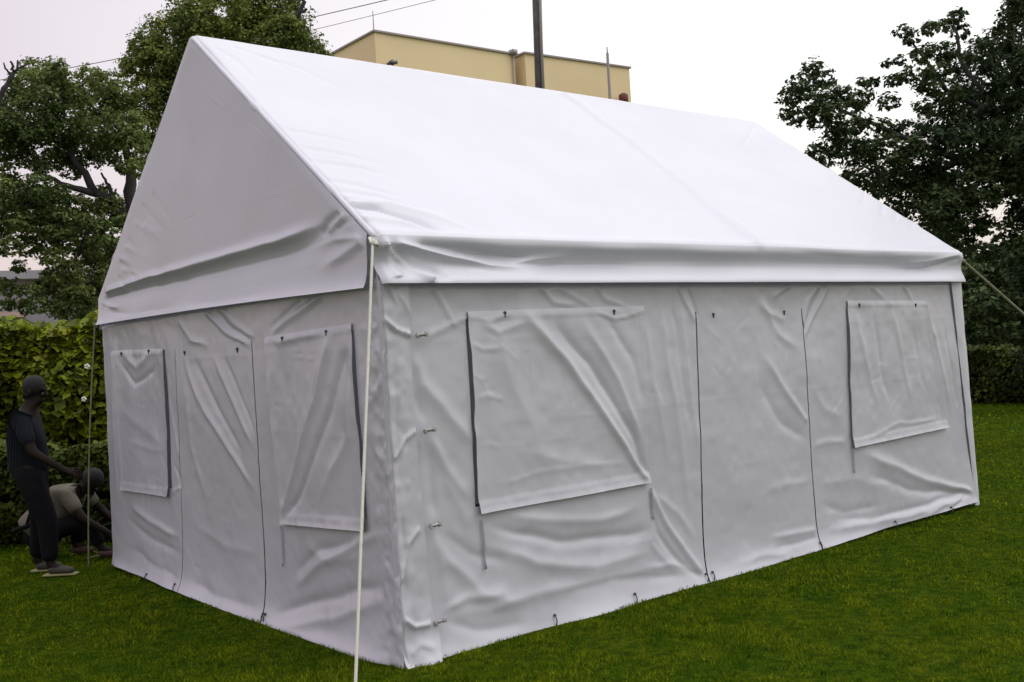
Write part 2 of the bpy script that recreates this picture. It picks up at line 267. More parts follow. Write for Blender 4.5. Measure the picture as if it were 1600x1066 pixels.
# fold lines of the long wall, traced on its plane
LONG = [
 LC([(652, 530), (690, 515), (738, 490)], 3, 3, 1.6), LC([(640, 540), (662, 600), (700, 650), (745, 700)], 4, 7, 2.6), LC([(652, 560), (650, 620), (664, 668)], 3, 4, -1.8),
 LC([(668, 676), (700, 735), (742, 790)], 3, 6, 2.2), LC([(676, 826), (700, 880), (750, 925), (830, 945)], 4, 8, 2.6), LC([(668, 690), (672, 750), (678, 815)], 4, 4, -2.0),
 LC([(690, 830), (740, 870), (800, 880)], 4, 5, -1.5), LC([(690, 740), (720, 790), (740, 830)], 4, 5, 1.2),
 LC([(676, 830), (690, 880), (700, 960)], 4, 5, 1.6), LC([(690, 965), (760, 950), (850, 925), (960, 900), (1060, 890)], 5, 6, 2.2), LC([(684, 968), (740, 985), (830, 975)], 3, 5, -1.6),
 LC([(745, 812), (800, 832), (870, 845), (980, 838), (1040, 820)], 3, 6, -2.8), LC([(748, 850), (840, 880), (930, 885), (1030, 860)], 5, 7, 2.8), LC([(770, 800), (850, 815), (940, 810), (1010, 790)], 4, 5, 2.0),
 LC([(1016, 765), (1040, 810), (1068, 860), (1098, 900)], 1.6, 3.2, 3.2, .05, .1), LC([(1018, 785), (1030, 830), (1060, 880), (1096, 903)], 2, 3, -2.4, .1, .1),
 LC([(1018, 800), (1018, 850), (1060, 895)], 3, 4, 1.6), LC([(1020, 770), (1060, 800), (1090, 850)], 3, 4, 1.5), LC([(860, 930), (950, 905), (1085, 898)], 5, 4, -1.8),
 LC([(676, 442), (690, 470), (712, 515)], 1.8, 1.4, 2.2, .02, .3), LC([(600, 440), (625, 470), (640, 500)], 2.2, 1.6, 2.2, .02, .3), LC([(838, 440), (862, 470), (905, 480)], 2, 1.2, 2.0, .02, .3), LC([(858, 440), (900, 466), (930, 482)], 2, 1.4, 1.3, .02, .3), LC([(925, 440), (945, 465), (985, 480)], 1.8, 1.6, 1.6, .02, .3),
 LC([(1056, 440), (1070, 470), (1088, 505)], 1.8, 1.2, 2.4, .02, .25), LC([(1068, 440), (1082, 470), (1092, 500)], 1.6, 1.2, -1.8, .02, .25),
 LC([(1030, 445), (1040, 560), (1062, 680), (1085, 830)], 4, 5, 1.9), LC([(1048, 450), (1062, 560), (1080, 690)], 3, 3, -1.4), LC([(1008, 480), (1020, 600), (1050, 740)], 4, 4, 1.4), LC([(1060, 450), (1078, 600), (1094, 740)], 2.5, 3, 1.3),
 # window flap one
 LC([(800, 470), (880, 560), (960, 680), (1012, 752)], 6, 2.2, 4.0, .2, .05), LC([(850, 490), (920, 570), (985, 680), (1014, 750)], 7, 2, -3.4, .2, .1), LC([(900, 485), (960, 590), (1005, 700)], 5, 3, 2.2), LC([(940, 484), (985, 560), (1004, 640)], 4, 4, -1.6),
 LC([(760, 490), (800, 600), (850, 720)], 9, 8, 1.3), LC([(740, 500), (775, 520), (830, 500)], 3, 3, 1.4), LC([(800, 700), (880, 720), (960, 735)], 7, 6, 1.0),
 LC([(728, 536), (752, 548), (784, 545)], 1.3, 1.8, 1.0), LC([(736, 622), (758, 616), (790, 625)], 1.6, 1.4, .8), LC([(730, 580), (748, 592), (760, 588)], 1.0, 1.3, .5), LC([(740, 700), (762, 694), (780, 700)], 1.2, 2, .5), LC([(756, 760), (860, 735), (1000, 720)], 2, 2, .6), LC([(730, 545), (1000, 545)], .5, .5, .25), LC([(745, 700), (1010, 668)], .5, .5, .25),
 LC([(925, 484), (960, 497), (1002, 486)], 1.3, 1.3, 1.9), LC([(738, 494), (762, 503), (800, 488)], 1.4, 1.3, 1.5), LC([(684, 960), (730, 935), (800, 922)], 3, 4, 2.0), LC([(1000, 890), (1050, 880), (1090, 893)], 2, 2, 1.4),
 # door
 LC([(1180, 470), (1200, 490), (1232, 500)], 4, 3, 1.5), LC([(1185, 550), (1220, 600), (1262, 662)], 6, 2.5, 2.2, .3, .05), LC([(1180, 590), (1220, 660), (1264, 690)], 6, 5, -1.6), LC([(1180, 455), (1215, 520), (1250, 545)], 5, 4, 1.6), LC([(1200, 840), (1240, 833), (1274, 828)], 3, 2.5, 1.7, .3, .05), LC([(1205, 856), (1240, 848), (1274, 840)], 3, 2, -1.6, .3, .05), LC([(1140, 885), (1180, 870), (1240, 862)], 4, 3, 1.5),
 LC([(1130, 500), (1135, 700), (1150, 860)], 22, 22, 1.0), LC([(1190, 770), (1230, 755), (1270, 750)], 5, 4, 1.0),
 LC([(1240, 442), (1220, 455), (1205, 468)], 1.6, 1.4, 1.8, .02, .3), LC([(1280, 442), (1262, 470), (1254, 520)], 2, 1.6, 2.2, .02, .2), LC([(1296, 442), (1272, 490), (1256, 530)], 2.2, 1.6, 2.0, .02, .2), LC([(1288, 442), (1268, 480), (1256, 520)], 1.5, 1.2, -1.8, .02, .2),
 # right bay
 LC([(1262, 600), (1290, 640), (1320, 650)], 5, 5, 1.0), LC([(1266, 700), (1300, 690), (1325, 690)], 4, 4, 1.3), LC([(1270, 760), (1330, 750), (1400, 760)], 7, 7, 1.2), LC([(1275, 785), (1320, 800), (1380, 790)], 4, 5, -1.6), LC([(1280, 830), (1340, 820), (1420, 805), (1500, 775)], 5, 4, 2.6), LC([(1290, 810), (1360, 812), (1440, 790), (1508, 768)], 5, 3, -2.0, .2, .05),
 LC([(1335, 705), (1400, 730), (1460, 755), (1518, 768)], 7, 3, 3.2, .2, .05), LC([(1345, 735), (1420, 765), (1515, 772)], 7, 3, -2.4, .2, .05), LC([(1510, 772), (1485, 790), (1478, 800)], 2, 2, -1.8), LC([(1515, 774), (1470, 790), (1430, 810)], 2.5, 3, 1.8),
 LC([(1360, 445), (1370, 455), (1380, 465)], 3, 2, 1.5, .02, .2), LC([(1410, 445), (1420, 460), (1426, 475)], 3, 2, 1.6, .02, .2),
 LC([(1335, 480), (1350, 560), (1370, 640)], 5, 4, 1.6), LC([(1360, 480), (1372, 560), (1390, 640)], 4, 4, -1.4), LC([(1390, 480), (1408, 560), (1425, 640)], 4, 4, 1.6), LC([(1420, 500), (1432, 560), (1445, 620)], 4, 4, -1.0), LC([(1450, 480), (1470, 570), (1490, 660)], 4, 4, 1.8), LC([(1474, 500), (1490, 600), (1500, 650)], 3, 3, -1.6), LC([(1452, 510), (1462, 530)], 3, 3, .9), LC([(1462, 560), (1466, 590)], 3, 3, .9), LC([(1340, 690), (1400, 662), (1470, 655)], 2, 2, 1.0),
]
GABW = [
 GC([(322, 488), (350, 515), (392, 540)], 2.2, 1.6, 2.6, .02, .2), GC([(348, 484), (372, 510), (400, 530)], 2.4, 1.6, 1.9, .02, .2), GC([(335, 486), (362, 512), (394, 534)], 1.6, 1.4, -1.8, .02, .2), GC([(280, 500), (300, 530), (330, 545)], 3, 2.5, 1.6, .05, .3), GC([(500, 462), (465, 490), (425, 520)], 2.6, 2, 2.2, .02, .2), GC([(470, 470), (445, 495), (420, 515)], 2, 2, -1.4, .02, .3),
 GC([(520, 515), (495, 620), (465, 730), (446, 808)], 6, 3.5, 3.0, .1, .05), GC([(545, 540), (520, 640), (470, 780), (450, 810)], 5, 3, -3.0, .1, .1), GC([(548, 560), (548, 680), (500, 790)], 5, 5, 2.0), GC([(440, 530), (450, 620), (445, 740)], 6, 5, -1.0), GC([(424, 520), (440, 535), (510, 518)], 3, 2.5, 1.8), GC([(430, 545), (425, 640), (440, 760)], 5, 5, 1.2),
 GC([(285, 555), (320, 640), (370, 720), (405, 780)], 4, 3, 2.6), GC([(300, 550), (340, 640), (385, 720)], 4, 3, -2.0), GC([(330, 552), (370, 640), (402, 710)], 4, 3, 2.4), GC([(345, 552), (385, 640), (403, 690)], 3, 2.5, -1.6), GC([(290, 600), (300, 700), (330, 800)], 5, 6, 1.2), GC([(300, 820), (350, 850), (412, 870)], 5, 5, 1.0), GC([(298, 905), (350, 935), (416, 950)], 6, 5, -1.6), GC([(296, 930), (350, 955), (416, 965)], 4, 4, 1.8),
 GC([(190, 548), (215, 572), (245, 548)], 5, 4, 2.2), GC([(186, 560), (212, 598), (240, 582), (250, 560)], 3.5, 3.5, -2.2), GC([(190, 640), (230, 670), (262, 700)], 7, 7, 1.0), GC([(200, 690), (240, 700), (266, 705)], 3, 3, .8), GC([(175, 600), (180, 700), (188, 800)], 5, 5, 1.6),
 GC([(200, 785), (240, 815), (286, 842)], 5, 3, 2.6), GC([(198, 810), (240, 842), (288, 865)], 5, 4, -2.0), GC([(200, 850), (240, 880), (290, 905)], 5, 4, -1.6), GC([(182, 880), (230, 905), (288, 928)], 4, 4, 3.0, .02, .1), GC([(272, 720), (280, 745), (284, 770)], 2, 2, -1.6), GC([(268, 650), (276, 690), (282, 720)], 2, 2, 1.4), GC([(270, 770), (282, 760)], 2, 2, 1.6), GC([(262, 560), (266, 640), (276, 700)], 2.5, 2.5, .8),
 GC([(450, 925), (500, 885), (560, 850), (612, 830)], 4, 4, 2.8), GC([(455, 900), (500, 860), (570, 845)], 4, 4, -2.4), GC([(432, 960), (490, 940), (560, 925), (615, 905)], 4, 5, -3.0), GC([(430, 980), (500, 970), (560, 955), (618, 930)], 5, 5, 2.4), GC([(470, 850), (520, 880), (580, 870)], 5, 5, 1.4), GC([(580, 700), (600, 720), (615, 760)], 3, 3, 1.4), GC([(572, 640), (595, 590), (605, 560)], 2.5, 2.5, 1.4),
]
def crinkle(s, z, seed):
    # crisp short tension creases, mostly upright or leaning, and the square marks left by folding the cloth up
    g = np.random.default_rng(seed); lst = []
    smax = float(s.max()); n = int(13 * smax)
    for k in range(n):
        x = g.uniform(0, smax); y = g.uniform(float(z.min()), float(z.max())); an = g.normal(math.pi / 2, .38) if g.random() < .75 else g.normal(.1, .3); ln = g.uniform(.08, .42)
        dx, dy = math.cos(an) * ln, math.sin(an) * ln; lst.append(([(x, y), (x + dx * .5 + g.normal(0, .006), y + dy * .5), (x + dx, y + dy)], g.uniform(.35, .7), g.uniform(.6, 1.6), g.uniform(.12, .34) * (1 if g.random() < .6 else -1), .1, .5))
    a = creases(s, z, lst, .005); b = 0
    fs = s + .010 * vnoise(z * 2, s * 0, seed + 4); fz = z + .010 * vnoise(s * 2, z * 0, seed + 5)
    gs = np.abs((fs / .62) % 1 - .5) * .62; gz_ = np.abs((fz / .47) % 1 - .5) * .47
    k = .0016 * (.5 + .5 * vnoise(s * 2, z * 2, seed + 6))
    return a + b + k * np.exp(-gs / .006) + k * np.exp(-gz_ / .006)
def D_long(s, z):
    d = .5 * creases(s, z, LONG, ws=.8) + crinkle(s, z, 201) + .007 * vnoise(s * 1.3 + .3 * z, z * 1.6, 1) + .0035 * vnoise(s * 5, z * 4 + s, 2) + .0012 * vnoise(s * 17, z * 15, 4)
    return d + .058 * np.exp(-z / .08) * (.6 + .4 * vnoise(s * 2.2, s * 0, 7)) + .014 * np.exp(-np.clip(z, 0, 9) / .25) - .10 * sstep(1.93, 2.04, z)
def D_gab(s, z):
    d = .5 * creases(s, z, GABW, ws=.8) + crinkle(s, z, 221) + .008 * vnoise(s * 1.4 - .3 * z, z * 1.5, 11) + .0035 * vnoise(s * 5, z * 4 - s, 12) + .0012 * vnoise(s * 17, z * 15, 14)
    k = np.exp(-(s / .16) ** 2)
    d += k * (.006 * vnoise(s * 18 + z * 6, z * 12 - s * 8, 15) + .004 * vnoise(s * 40, z * 34, 16))
    d -= .10 * sstep(1.97, 2.06, z)
    return d + .050 * sstep(-.05, .3, s) * np.exp(-np.clip(z, 0, 9) / .08) * (.5 + .5 * sstep(W, W - .6, s)) + .012 * np.exp(-np.clip(z, 0, 9) / .3)
mapL = lambda s, z, d: np.stack([s, -d, z], -1)
mapG = lambda s, z, d: np.stack([-d, s, z], -1)
mapB = lambda s, z, d: np.stack([s, W + d, z], -1)
mapR = lambda s, z, d: np.stack([L + d, s, z], -1)

def ctrl_sheet(lines, dens, zs, slits, holes, doors, D, mp, top=1.765, zbot=None):
    """one sewn wall sheet; lines = control lines s(z) as (s_top, s_bottom); returns meshes data for wall and doors"""
    us = []; seg = []
    for i in range(len(lines) - 1):
        k = max(1, int(abs(lines[i + 1][0] - lines[i][0]) / dens)); us += [i + q / k for q in range(k)]; seg += [i] * k
    us.append(len(lines) - 1); us = np.array(us); seg = np.array(seg)
    zs = np.array(sorted(set(np.round(zs, 4))))
    U, Z = np.meshgrid(us, zs)
    lt = np.array([l[0] for l in lines]); lb = np.array([l[1] for l in lines]); i0 = np.minimum(U.astype(int), len(lines) - 2); fr = U - i0
    tt = np.clip(Z / 1.76, 0, 1.3)
    def sl(i): return lb[i] + (lt[i] - lb[i]) * tt
    S = sl(i0) * (1 - fr) + sl(i0 + 1) * fr
    Zb = Z if zbot is None else Z + zbot(S) * np.clip(1 - Z / .3, 0, 1)
    V = mp(S, Zb, D(S, Zb)).reshape(-1, 3)
    zc = (zs[1:] + zs[:-1]) / 2; SG, ZC = np.meshgrid(seg, zc)
    keep = np.ones(SG.shape, bool); dm = np.zeros(SG.shape, bool)
    for i in slits: keep &= ~((SG == i) & (ZC < top))
    for i, z0, z1 in holes: keep &= ~((SG == i) & (ZC > z0) & (ZC < z1))
    for i in doors: dm |= (SG == i) & (ZC < top)
    nr, nc = U.shape
    return V, grid_faces(nr, nc, keep & ~dm), grid_faces(nr, nc, keep & dm)
def compact(V, F):
    u, inv = np.unique(F, return_inverse=True); return V[u], inv.reshape(F.shape)
zs = list(np.arange(0, 2.101, .0145)) + [.73, .74, 1.735, 1.765]
zbL = lambda s: .045 * sstep(2.0, 6.0, s) - .012
Lls = [(0.0, .0), (.545, .538), (1.90, 1.86), (2.456, 2.376), (2.468, 2.388), (3.634, 3.642), (3.645, 3.653), (4.206, 4.136), (5.33, 5.40), (5.835, 6.0)]
V, F, FD = ctrl_sheet(Lls, .0145, zs, (3, 5), ((1, .74, 1.765), (7, .74, 1.765)), (4,), D_long, mapL, zbot=zbL)
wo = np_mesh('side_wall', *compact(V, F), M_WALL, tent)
dr = np_mesh('door_flap', *compact(V, FD), M_WALL, tent)
zbG = lambda s: .045 * sstep(1.4, 4.2, s) - .012
Gls = [(-.02, -.045), (.274, .222), (1.22, 1.14), (1.489, 1.464), (1.501, 1.476), (2.70, 2.762), (2.708, 2.770), (2.902, 2.897), (3.88, 3.86), (W, W)]
V, F, FD = ctrl_sheet(Gls, .0145, zs, (3, 5), ((1, .73, 1.735), (7, .73, 1.735)), (4,), D_gab, mapG, top=1.735, zbot=zbG)
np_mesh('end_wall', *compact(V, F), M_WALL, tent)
dr2 = np_mesh('door_flap', *compact(V, FD), M_WALL, tent)

def flap(quad, D, mp, gap_side, curl=.03, off=.012, hem=.06):
    """closed window flap: sheet hung in front of the wall. quad = TL,TR,BR,BL in wall coordinates"""
    q = [np.array(p, float) for p in quad]; nr, nc = 84, 96
    v, u = np.meshgrid(np.linspace(0, 1, nr), np.linspace(0, 1, nc), indexing='ij')
    uu, vv = u[..., None], v[..., None]
    P = (q[0] * (1 - uu) + q[1] * uu) * (1 - vv) + (q[3] * (1 - uu) + q[2] * uu) * vv
    wd = np.linalg.norm(q[1] - q[0]); hg = np.linalg.norm(q[3] - q[0])
    P[..., 0] += .006 * vnoise(v * 9 + 3, v * 0 + 1, 31) * np.exp(-np.minimum(u, 1 - u) * wd / .05)
    e = (u if gap_side == 0 else 1 - u) * wd; lo = (1 - u if gap_side == 0 else u) * wd
    d = D(P[..., 0], P[..., 1]) + off + curl * np.exp(-e / .05) * sstep(0, .25, v) + .006 * np.exp(-lo / .03)
    d += .010 * np.exp(-(1 - v) * hg / .03) - (off - .0045) * np.exp(-v * hg / .02)
    d += .003 * sstep(hem + .004, hem - .004, (1 - v) * hg) + .0025 * sstep(.045, .038, lo) * (v > .02) + .0025 * sstep(.05, .042, v * hg)
    d += .0016 * vnoise(u * wd * 26, v * hg * 22, 33) * np.exp(-(1 - v) * hg / .12) + .004 * vnoise(u * wd * 14, v * hg * 8, 35) * np.exp(-v * hg / .08)
    V1 = mp(P[..., 0], P[..., 1], d).reshape(-1, 3); V2 = mp(P[..., 0], P[..., 1], d - .0035).reshape(-1, 3)
    F1 = grid_faces(nr, nc); F2 = grid_faces(nr, nc, flip=True) + nr * nc; rim = []
    idx = lambda i, j: i * nc + j; O = nr * nc
    for j in range(nc - 1):
        for i in (0, nr - 1): rim.append((idx(i, j), idx(i, j + 1), idx(i, j + 1) + O, idx(i, j) + O))
    for i in range(nr - 1):
        for j in (0, nc - 1): rim.append((idx(i, j), idx(i + 1, j), idx(i + 1, j) + O, idx(i, j) + O))
    o = with_rim('window_flap', V1, V2, F1, F2, rim, M_WALL, tent)
    return o
def stud(sp, D, mp, parent, off=.016):
    """small dark turn button with a thread tab"""
    s, z = sp; d = float(D(np.array([s]), np.array([z]))[0]) + off
    c = mp(np.array(s), np.array(z), np.array(d)); b = mp(np.array(s), np.array(z - .012), np.array(d))
    m = MB(); m.ball(c, .0095, 10); m.box(b, (.008, .008, .024), bev=.002); return m.build('toggle', M_METAL, parent)
def strap(s, z0, ln, D, mp, parent, lean=0):
    n = 9; pts = []
    for i in range(n):
        z = z0 - ln * i / (n - 1); ss = s + lean * i / (n - 1); pts.append((ss, z, float(D(np.array([ss]), np.array([z]))[0]) + .014))
    V = []; wd = .0065
    for ss, z, d in pts:
        for a in (-wd, wd):
            V.append(mp(np.array(ss + a), np.array(z), np.array(d)))
    V = np.array(V); V2 = []
    for ss, z, d in pts:
        for a in (-wd, wd): V2.append(mp(np.array(ss + a), np.array(z), np.array(d - .004)))
    F = [(2 * i, 2 * i + 1, 2 * i + 3, 2 * i + 2) for i in range(n - 1)]; O = 2 * n
    F2 = [(a + O, d_ + O, c_ + O, b + O) for a, b, c_, d_ in F]
    for i in range(n - 1): F2 += [(2 * i, 2 * i + 2, 2 * i + 2 + O, 2 * i + O), (2 * i + 1, 2 * i + 3, 2 * i + 3 + O, 2 * i + 1 + O)]
    F2 += [(2 * n - 2, 2 * n - 1, 2 * n - 1 + O, 2 * n - 2 + O)]
    return np_mesh('tie_strap', np.concatenate([V, V2]), np.array(F + F2), M_STRAP, parent, smooth=False)
w1 = flap([lw(729, 487), lw(1004, 478), lw(1012, 754), lw(746, 803)], D_long, mapL, 0, .010)
stud(lw(786, 489), D_long, mapL, w1); stud(lw(957, 486), D_long, mapL, w1)
strap(*lw(751, 812), .27, D_long, mapL, w1, .01); strap(*lw(1016, 762), .20, D_long, mapL, w1, .005)
w2 = flap([lw(1322, 470), lw(1444, 470), lw(1478, 668), lw(1328, 700)], D_long, mapL, 0, .014)
stud(lw(1340, 476), D_long, mapL, w2); stud(lw(1427, 476), D_long, mapL, w2)
strap(*lw(1330, 702), .18, D_long, mapL, w2)
w3 = flap([gw(550, 505), gw(418, 527), gw(445, 818), gw(576, 830)], D_gab, mapG, 0, .012)
stud(gw(512, 518), D_gab, mapG, w3); stud(gw(447, 528), D_gab, mapG, w3); strap(*gw(442, 822), .24, D_gab, mapG, w3)
w4 = flap([gw(257, 545), gw(178, 548), gw(195, 765), gw(269, 776)], D_gab, mapG, 0, .012)
stud(gw(235, 548), D_gab, mapG, w4); stud(gw(192, 552), D_gab, mapG, w4)
for s in ((1114, 491), (1226, 487)): stud(lw(*s), D_long, mapL, dr, .004)
for s in ((371, 545), (290, 550)): stud(gw(*s), D_gab, mapG, dr2, .004)

# gable sheets with their valance band
def gable_sheet(mp, name, seed, sd=1):
    nc, nr = 230, 190
    y = np.linspace(.032, W - .012, nc); v = np.linspace(0, 1, nr); Y, Vv = np.meshgrid(y, v)
    top = H + (RG - H) * (1 - np.abs(Y - W / 2) / (W / 2)) - .004
    bot = 1.94 + .05 * (Y / W) + .012 * np.sin(Y / W * np.pi)
    Z = bot + (top - bot) * Vv
    GV = [([gw(170, 457), gw(250, 432), gw(350, 404), gw(450, 375), gw(530, 345)], 3.2, 4.2, 6.0, .02, .15),
          ([gw(168, 466), gw(260, 446), gw(350, 425), gw(450, 400), gw(560, 362)], 6, 9, -4.0, .02, .15),
          ([gw(540, 335), gw(520, 352), gw(508, 372)], 2.5, 3, -2.6, .02, .2), ([gw(552, 333), gw(534, 350), gw(520, 366)], 1.6, 2, 2.4, .02, .2), ([gw(560, 340), gw(545, 352), gw(535, 362)], 1.2, 1.6, -1.4, .02, .2),
          ([gw(578, 378), gw(545, 400), gw(500, 425)], 3, 6, 2.4, .02, .5), ([gw(578, 372), gw(530, 375), gw(470, 400)], 2, 5, 1.8, .02, .5),
          ([gw(165, 485), gw(220, 492), gw(300, 478)], 3, 4, -1.6), ([gw(163, 470), gw(180, 478), gw(195, 480)], 2, 2, 1.6),
          ([gw(300, 478), gw(380, 470), gw(440, 455)], 3, 4, -1.0)]
    for i, (a, b) in enumerate(((188, 400), (192, 408), (198, 385), (205, 372), (215, 345), (228, 318), (232, 350), (245, 300), (196, 420), (190, 430))):
        dx = 34 + 7 * (i % 3); GV.append(([gw(a, b), gw(a + dx * .5, b + 8 + 12 * (i % 2) + max(0, (400 - b)) * .12), gw(a + dx, b + 22 + 10 * (i % 2) + max(0, 400 - b) * .25)], 1.8, 3, 1.1 * (-1 if i % 2 else 1), .1, .6))
    d = .58 * creases(Y, Z, GV, .006) + .6 * crinkle(Y, Z, 241) + .014 * vnoise(Y * 1.1, Z * 1.2, seed) + .004 * vnoise(Y * 3, Z * 3, seed + 1) * 1
    d += .045 * np.exp(-np.clip(Z - bot, 0, 9) / .06) + .012
    edge = np.minimum(np.minimum(Y, W - Y), (top - Z) * .8); d = d * sstep(-.02, .09, edge + .03) + .024
    o = np_mesh(name, mp(Y, Z, d).reshape(-1, 3), grid_faces(nr, nc), M_WALL, tent)
    return o
gable_sheet(mapG, 'gable_panel', 41)
gable_sheet(mapR, 'gable_panel', 47)

# roof: one sheet per slope running over the eave into the valance
RFC = [RC([(548, 326), (590, 330), (650, 348), (700, 372)], 1.6, 5, -3.6, .01, .3), RC([(545, 322), (600, 322), (680, 342), (760, 372)], 2, 5, 2.0, .01, .5), RC([(560, 345), (620, 352), (690, 372)], 2.5, 4, 1.6, .02, .4),
       RC([(505, 285), (560, 290), (650, 318)], 1.6, 3, -1.1, .05, .6), RC([(515, 300), (590, 308), (680, 335)], 1.6, 3, -1.2, .05, .6), RC([(530, 312), (600, 318), (660, 334)], 1.6, 3, 1.0, .05, .6), RC([(480, 255), (560, 262), (640, 285)], 1.6, 3, -1.0, .05, .6), RC([(462, 232), (540, 242), (620, 262)], 1.6, 3, -.9, .05, .6), RC([(445, 205), (520, 216), (580, 230)], 1.6, 3, -.7, .05, .6),
       RC([(335, 80), (370, 100), (420, 150)], 2, 3, -.7, .05, .6), RC([(360, 78), (420, 95), (480, 130)], 2, 4, -.7, .05, .6), RC([(400, 90), (470, 110), (560, 150)], 2, 4, -.6, .05, .6),
       RC([(878, 150), (980, 222), (1080, 305), (1185, 392)], 6, 7, 2.6, .01, .02), RC([(1176, 200), (1168, 215), (1160, 232)], 1.5, 2, -.8, .05, .4),
       RC([(1400, 330), (1396, 350)], 2, 2, -.6), RC([(1420, 345), (1424, 362)], 2, 2, -.6), RC([(1380, 320), (1374, 340)], 2, 2, -.6), RC([(1350, 300), (1345, 325)], 2, 2, -.5)]
def vq(px, py): a = lw(px, py); return (a[0], SL + H - a[1])
VAL = [([vq(590, 378), vq(620, 402), vq(668, 436)], 1.5, 4.5, 4.0, .02, .05), ([vq(592, 384), vq(604, 410), vq(612, 437)], 1.5, 3.5, 2.0, .02, .1), ([vq(600, 384), vq(640, 415), vq(700, 434)], 1.5, 3.5, -3.6, .02, .3),
       ([vq(610, 380), vq(680, 396), vq(760, 416), vq(860, 424)], 2, 4, 3.6, .02, .4), ([vq(640, 380), vq(720, 388), vq(800, 400)], 2.5, 4, -3.0, .1, .4), ([vq(690, 388), vq(740, 398), vq(830, 404)], 2, 2.5, -1.6),
       ([vq(780, 414), vq(840, 404), vq(900, 398)], 2, 3, 1.6), ([vq(800, 424), vq(880, 412), vq(1000, 414)], 3, 4, -1.0), ([vq(1494, 400), vq(1450, 408), vq(1390, 414)], 1.5, 4, 2.0, .02, .4), ([vq(1494, 404), vq(1440, 420), vq(1380, 424)], 2, 4, -1.6, .02, .4), ([vq(1200, 392), vq(1300, 400), vq(1420, 398)], 3, 3, -1.0)]
def roof_side(front=True):
    nc = 330; vl = .245; nq = 250
    xs = np.linspace(-.012, L + .012, nc); qs = np.concatenate([np.linspace(0, SL - .12, 150), np.linspace(SL - .12, SL + vl, 100)[1:]])
    X, Q = np.meshgrid(xs, qs)
    # base profile: slope, rounded eave, valance
    prof = []
    for q in qs:
        if q < SL: y = W / 2 * (1 - q / SL); z = RG - (RG - H) * q / SL
        else: y = 0; z = H - (q - SL)
        prof.append((y, z))
    prof = np.array(prof); sm = prof.copy()
    for it in range(60):
        k = np.abs(qs - SL) < .075; sm[1:-1] = np.where(k[1:-1, None], (sm[:-2] + sm[2:]) / 2 * .6 + sm[1:-1] * .4, sm[1:-1])
    dq = np.gradient(sm, axis=0); nrm = np.stack([-dq[:, 1] * -1, dq[:, 0] * -1], -1)    # outward
    nrm = np.stack([dq[:, 1], -dq[:, 0]], -1); nrm /= np.linalg.norm(nrm, axis=1)[:, None]
    v = np.clip(Q - SL, 0, 1)
    cr = (RFC + VAL) if front else []
    d = .8 * crinkle(X, Q, 261) + creases(X, Q, cr, .006) * (1 - .65 * np.exp(-((Q - SL) / .05) ** 2)) + .007 * vnoise(X * .9, Q * 1.1, 51) * sstep(0, .3, Q) + .002 * vnoise(X * 4, Q * 3, 52)
    sag = np.sin(np.pi * np.clip(X / 3.15, 0, 1)) * (X < 3.15) + np.sin(np.pi * np.clip((X - 3.15) / (L - 3.15), 0, 1)) * (X >= 3.15)
    d -= .045 * sag * np.sin(np.pi * np.clip(Q / SL, 0, 1)) ** .8
    d += .012 * np.exp(-((Q - SL) / .05) ** 2)
    inn = sstep(.025, .11, v) * (1 - sstep(.13, .245, v)); d += -.040 * inn * (.5 + .5 * sag) + .055 * sstep(.12, .245, v) * (.25 + .75 * sstep(.0, .5, L + .012 - X)) + .010 * (v > 0)
    d += .006 * vnoise(X * 2.3, Q * 6, 55) * sstep(0, .05, v)
    d = d + .022
    edge = np.minimum(X + .012, L + .012 - X); wr = np.clip(1 - edge / .035, 0, 1); d = d - .035 * wr ** 2
    Y = sm[:, 0][:, None] + nrm[:, 0][:, None] * d; Z = sm[:, 1][:, None] + nrm[:, 1][:, None] * d
    Y = Y + 0 * X
    k = Q < .03; Z = np.where(k, Z, Z)
    if not front: Y = W - Y
    return X, Y, Z
X1, Y1, Z1 = roof_side(True); X2, Y2, Z2 = roof_side(False)
nr, nc = X1.shape
mid = (Y1[0] + Y2[0]) / 2; zt = (Z1[0] + Z2[0]) / 2; Y1[0] = Y2[0] = mid; Z1[0] = Z2[0] = zt + .004
# smooth the ridge a little over its pole
V1 = np.stack([X1, Y1, Z1], -1); V2 = np.stack([X2, Y2, Z2], -1)
VV = np.concatenate([V2[::-1], V1[1:]], 0)
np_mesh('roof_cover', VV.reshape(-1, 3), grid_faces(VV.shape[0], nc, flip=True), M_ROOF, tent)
# rafter hems along both gables (pipe inside sleeve)
for gx, nm in ((-.004, 'rafter_sleeve'), (L + .004, 'rafter_sleeve')):
    for sgn in (0, 1):
        pts = []; rad = []
        for i in range(61):
            t = i / 60; y = W / 2 * (1 - t); z = RG - (RG - H) * t
            if sgn: y = W - y
            pts.append((gx, y, z - .004)); rad.append(.018 + .001 * math.sin(i * 1.1) + (.006 if i in (24, 25, 48, 49) else 0))
        MB().tube(pts, rad, 10).build(nm, M_ROOF, tent)
# plain rear walls (not seen from the front, same cloth)
for mp, ln, nm in ((mapB, L, 'side_wall'), (mapR, W, 'end_wall')):
    s, z = np.meshgrid(np.linspace(0, ln, 200), np.linspace(.0, 2.08, 80))
    d = .02 * vnoise(s * 1.2, z * 1.3, 61) + .02 * vnoise(s * 3 + z, z * 1.2, 62) * .6 + .04 * np.exp(-z / .1) - .005
    np_mesh(nm, mp(s, z, d).reshape(-1, 3), grid_faces(80, 200), M_WALL, tent)
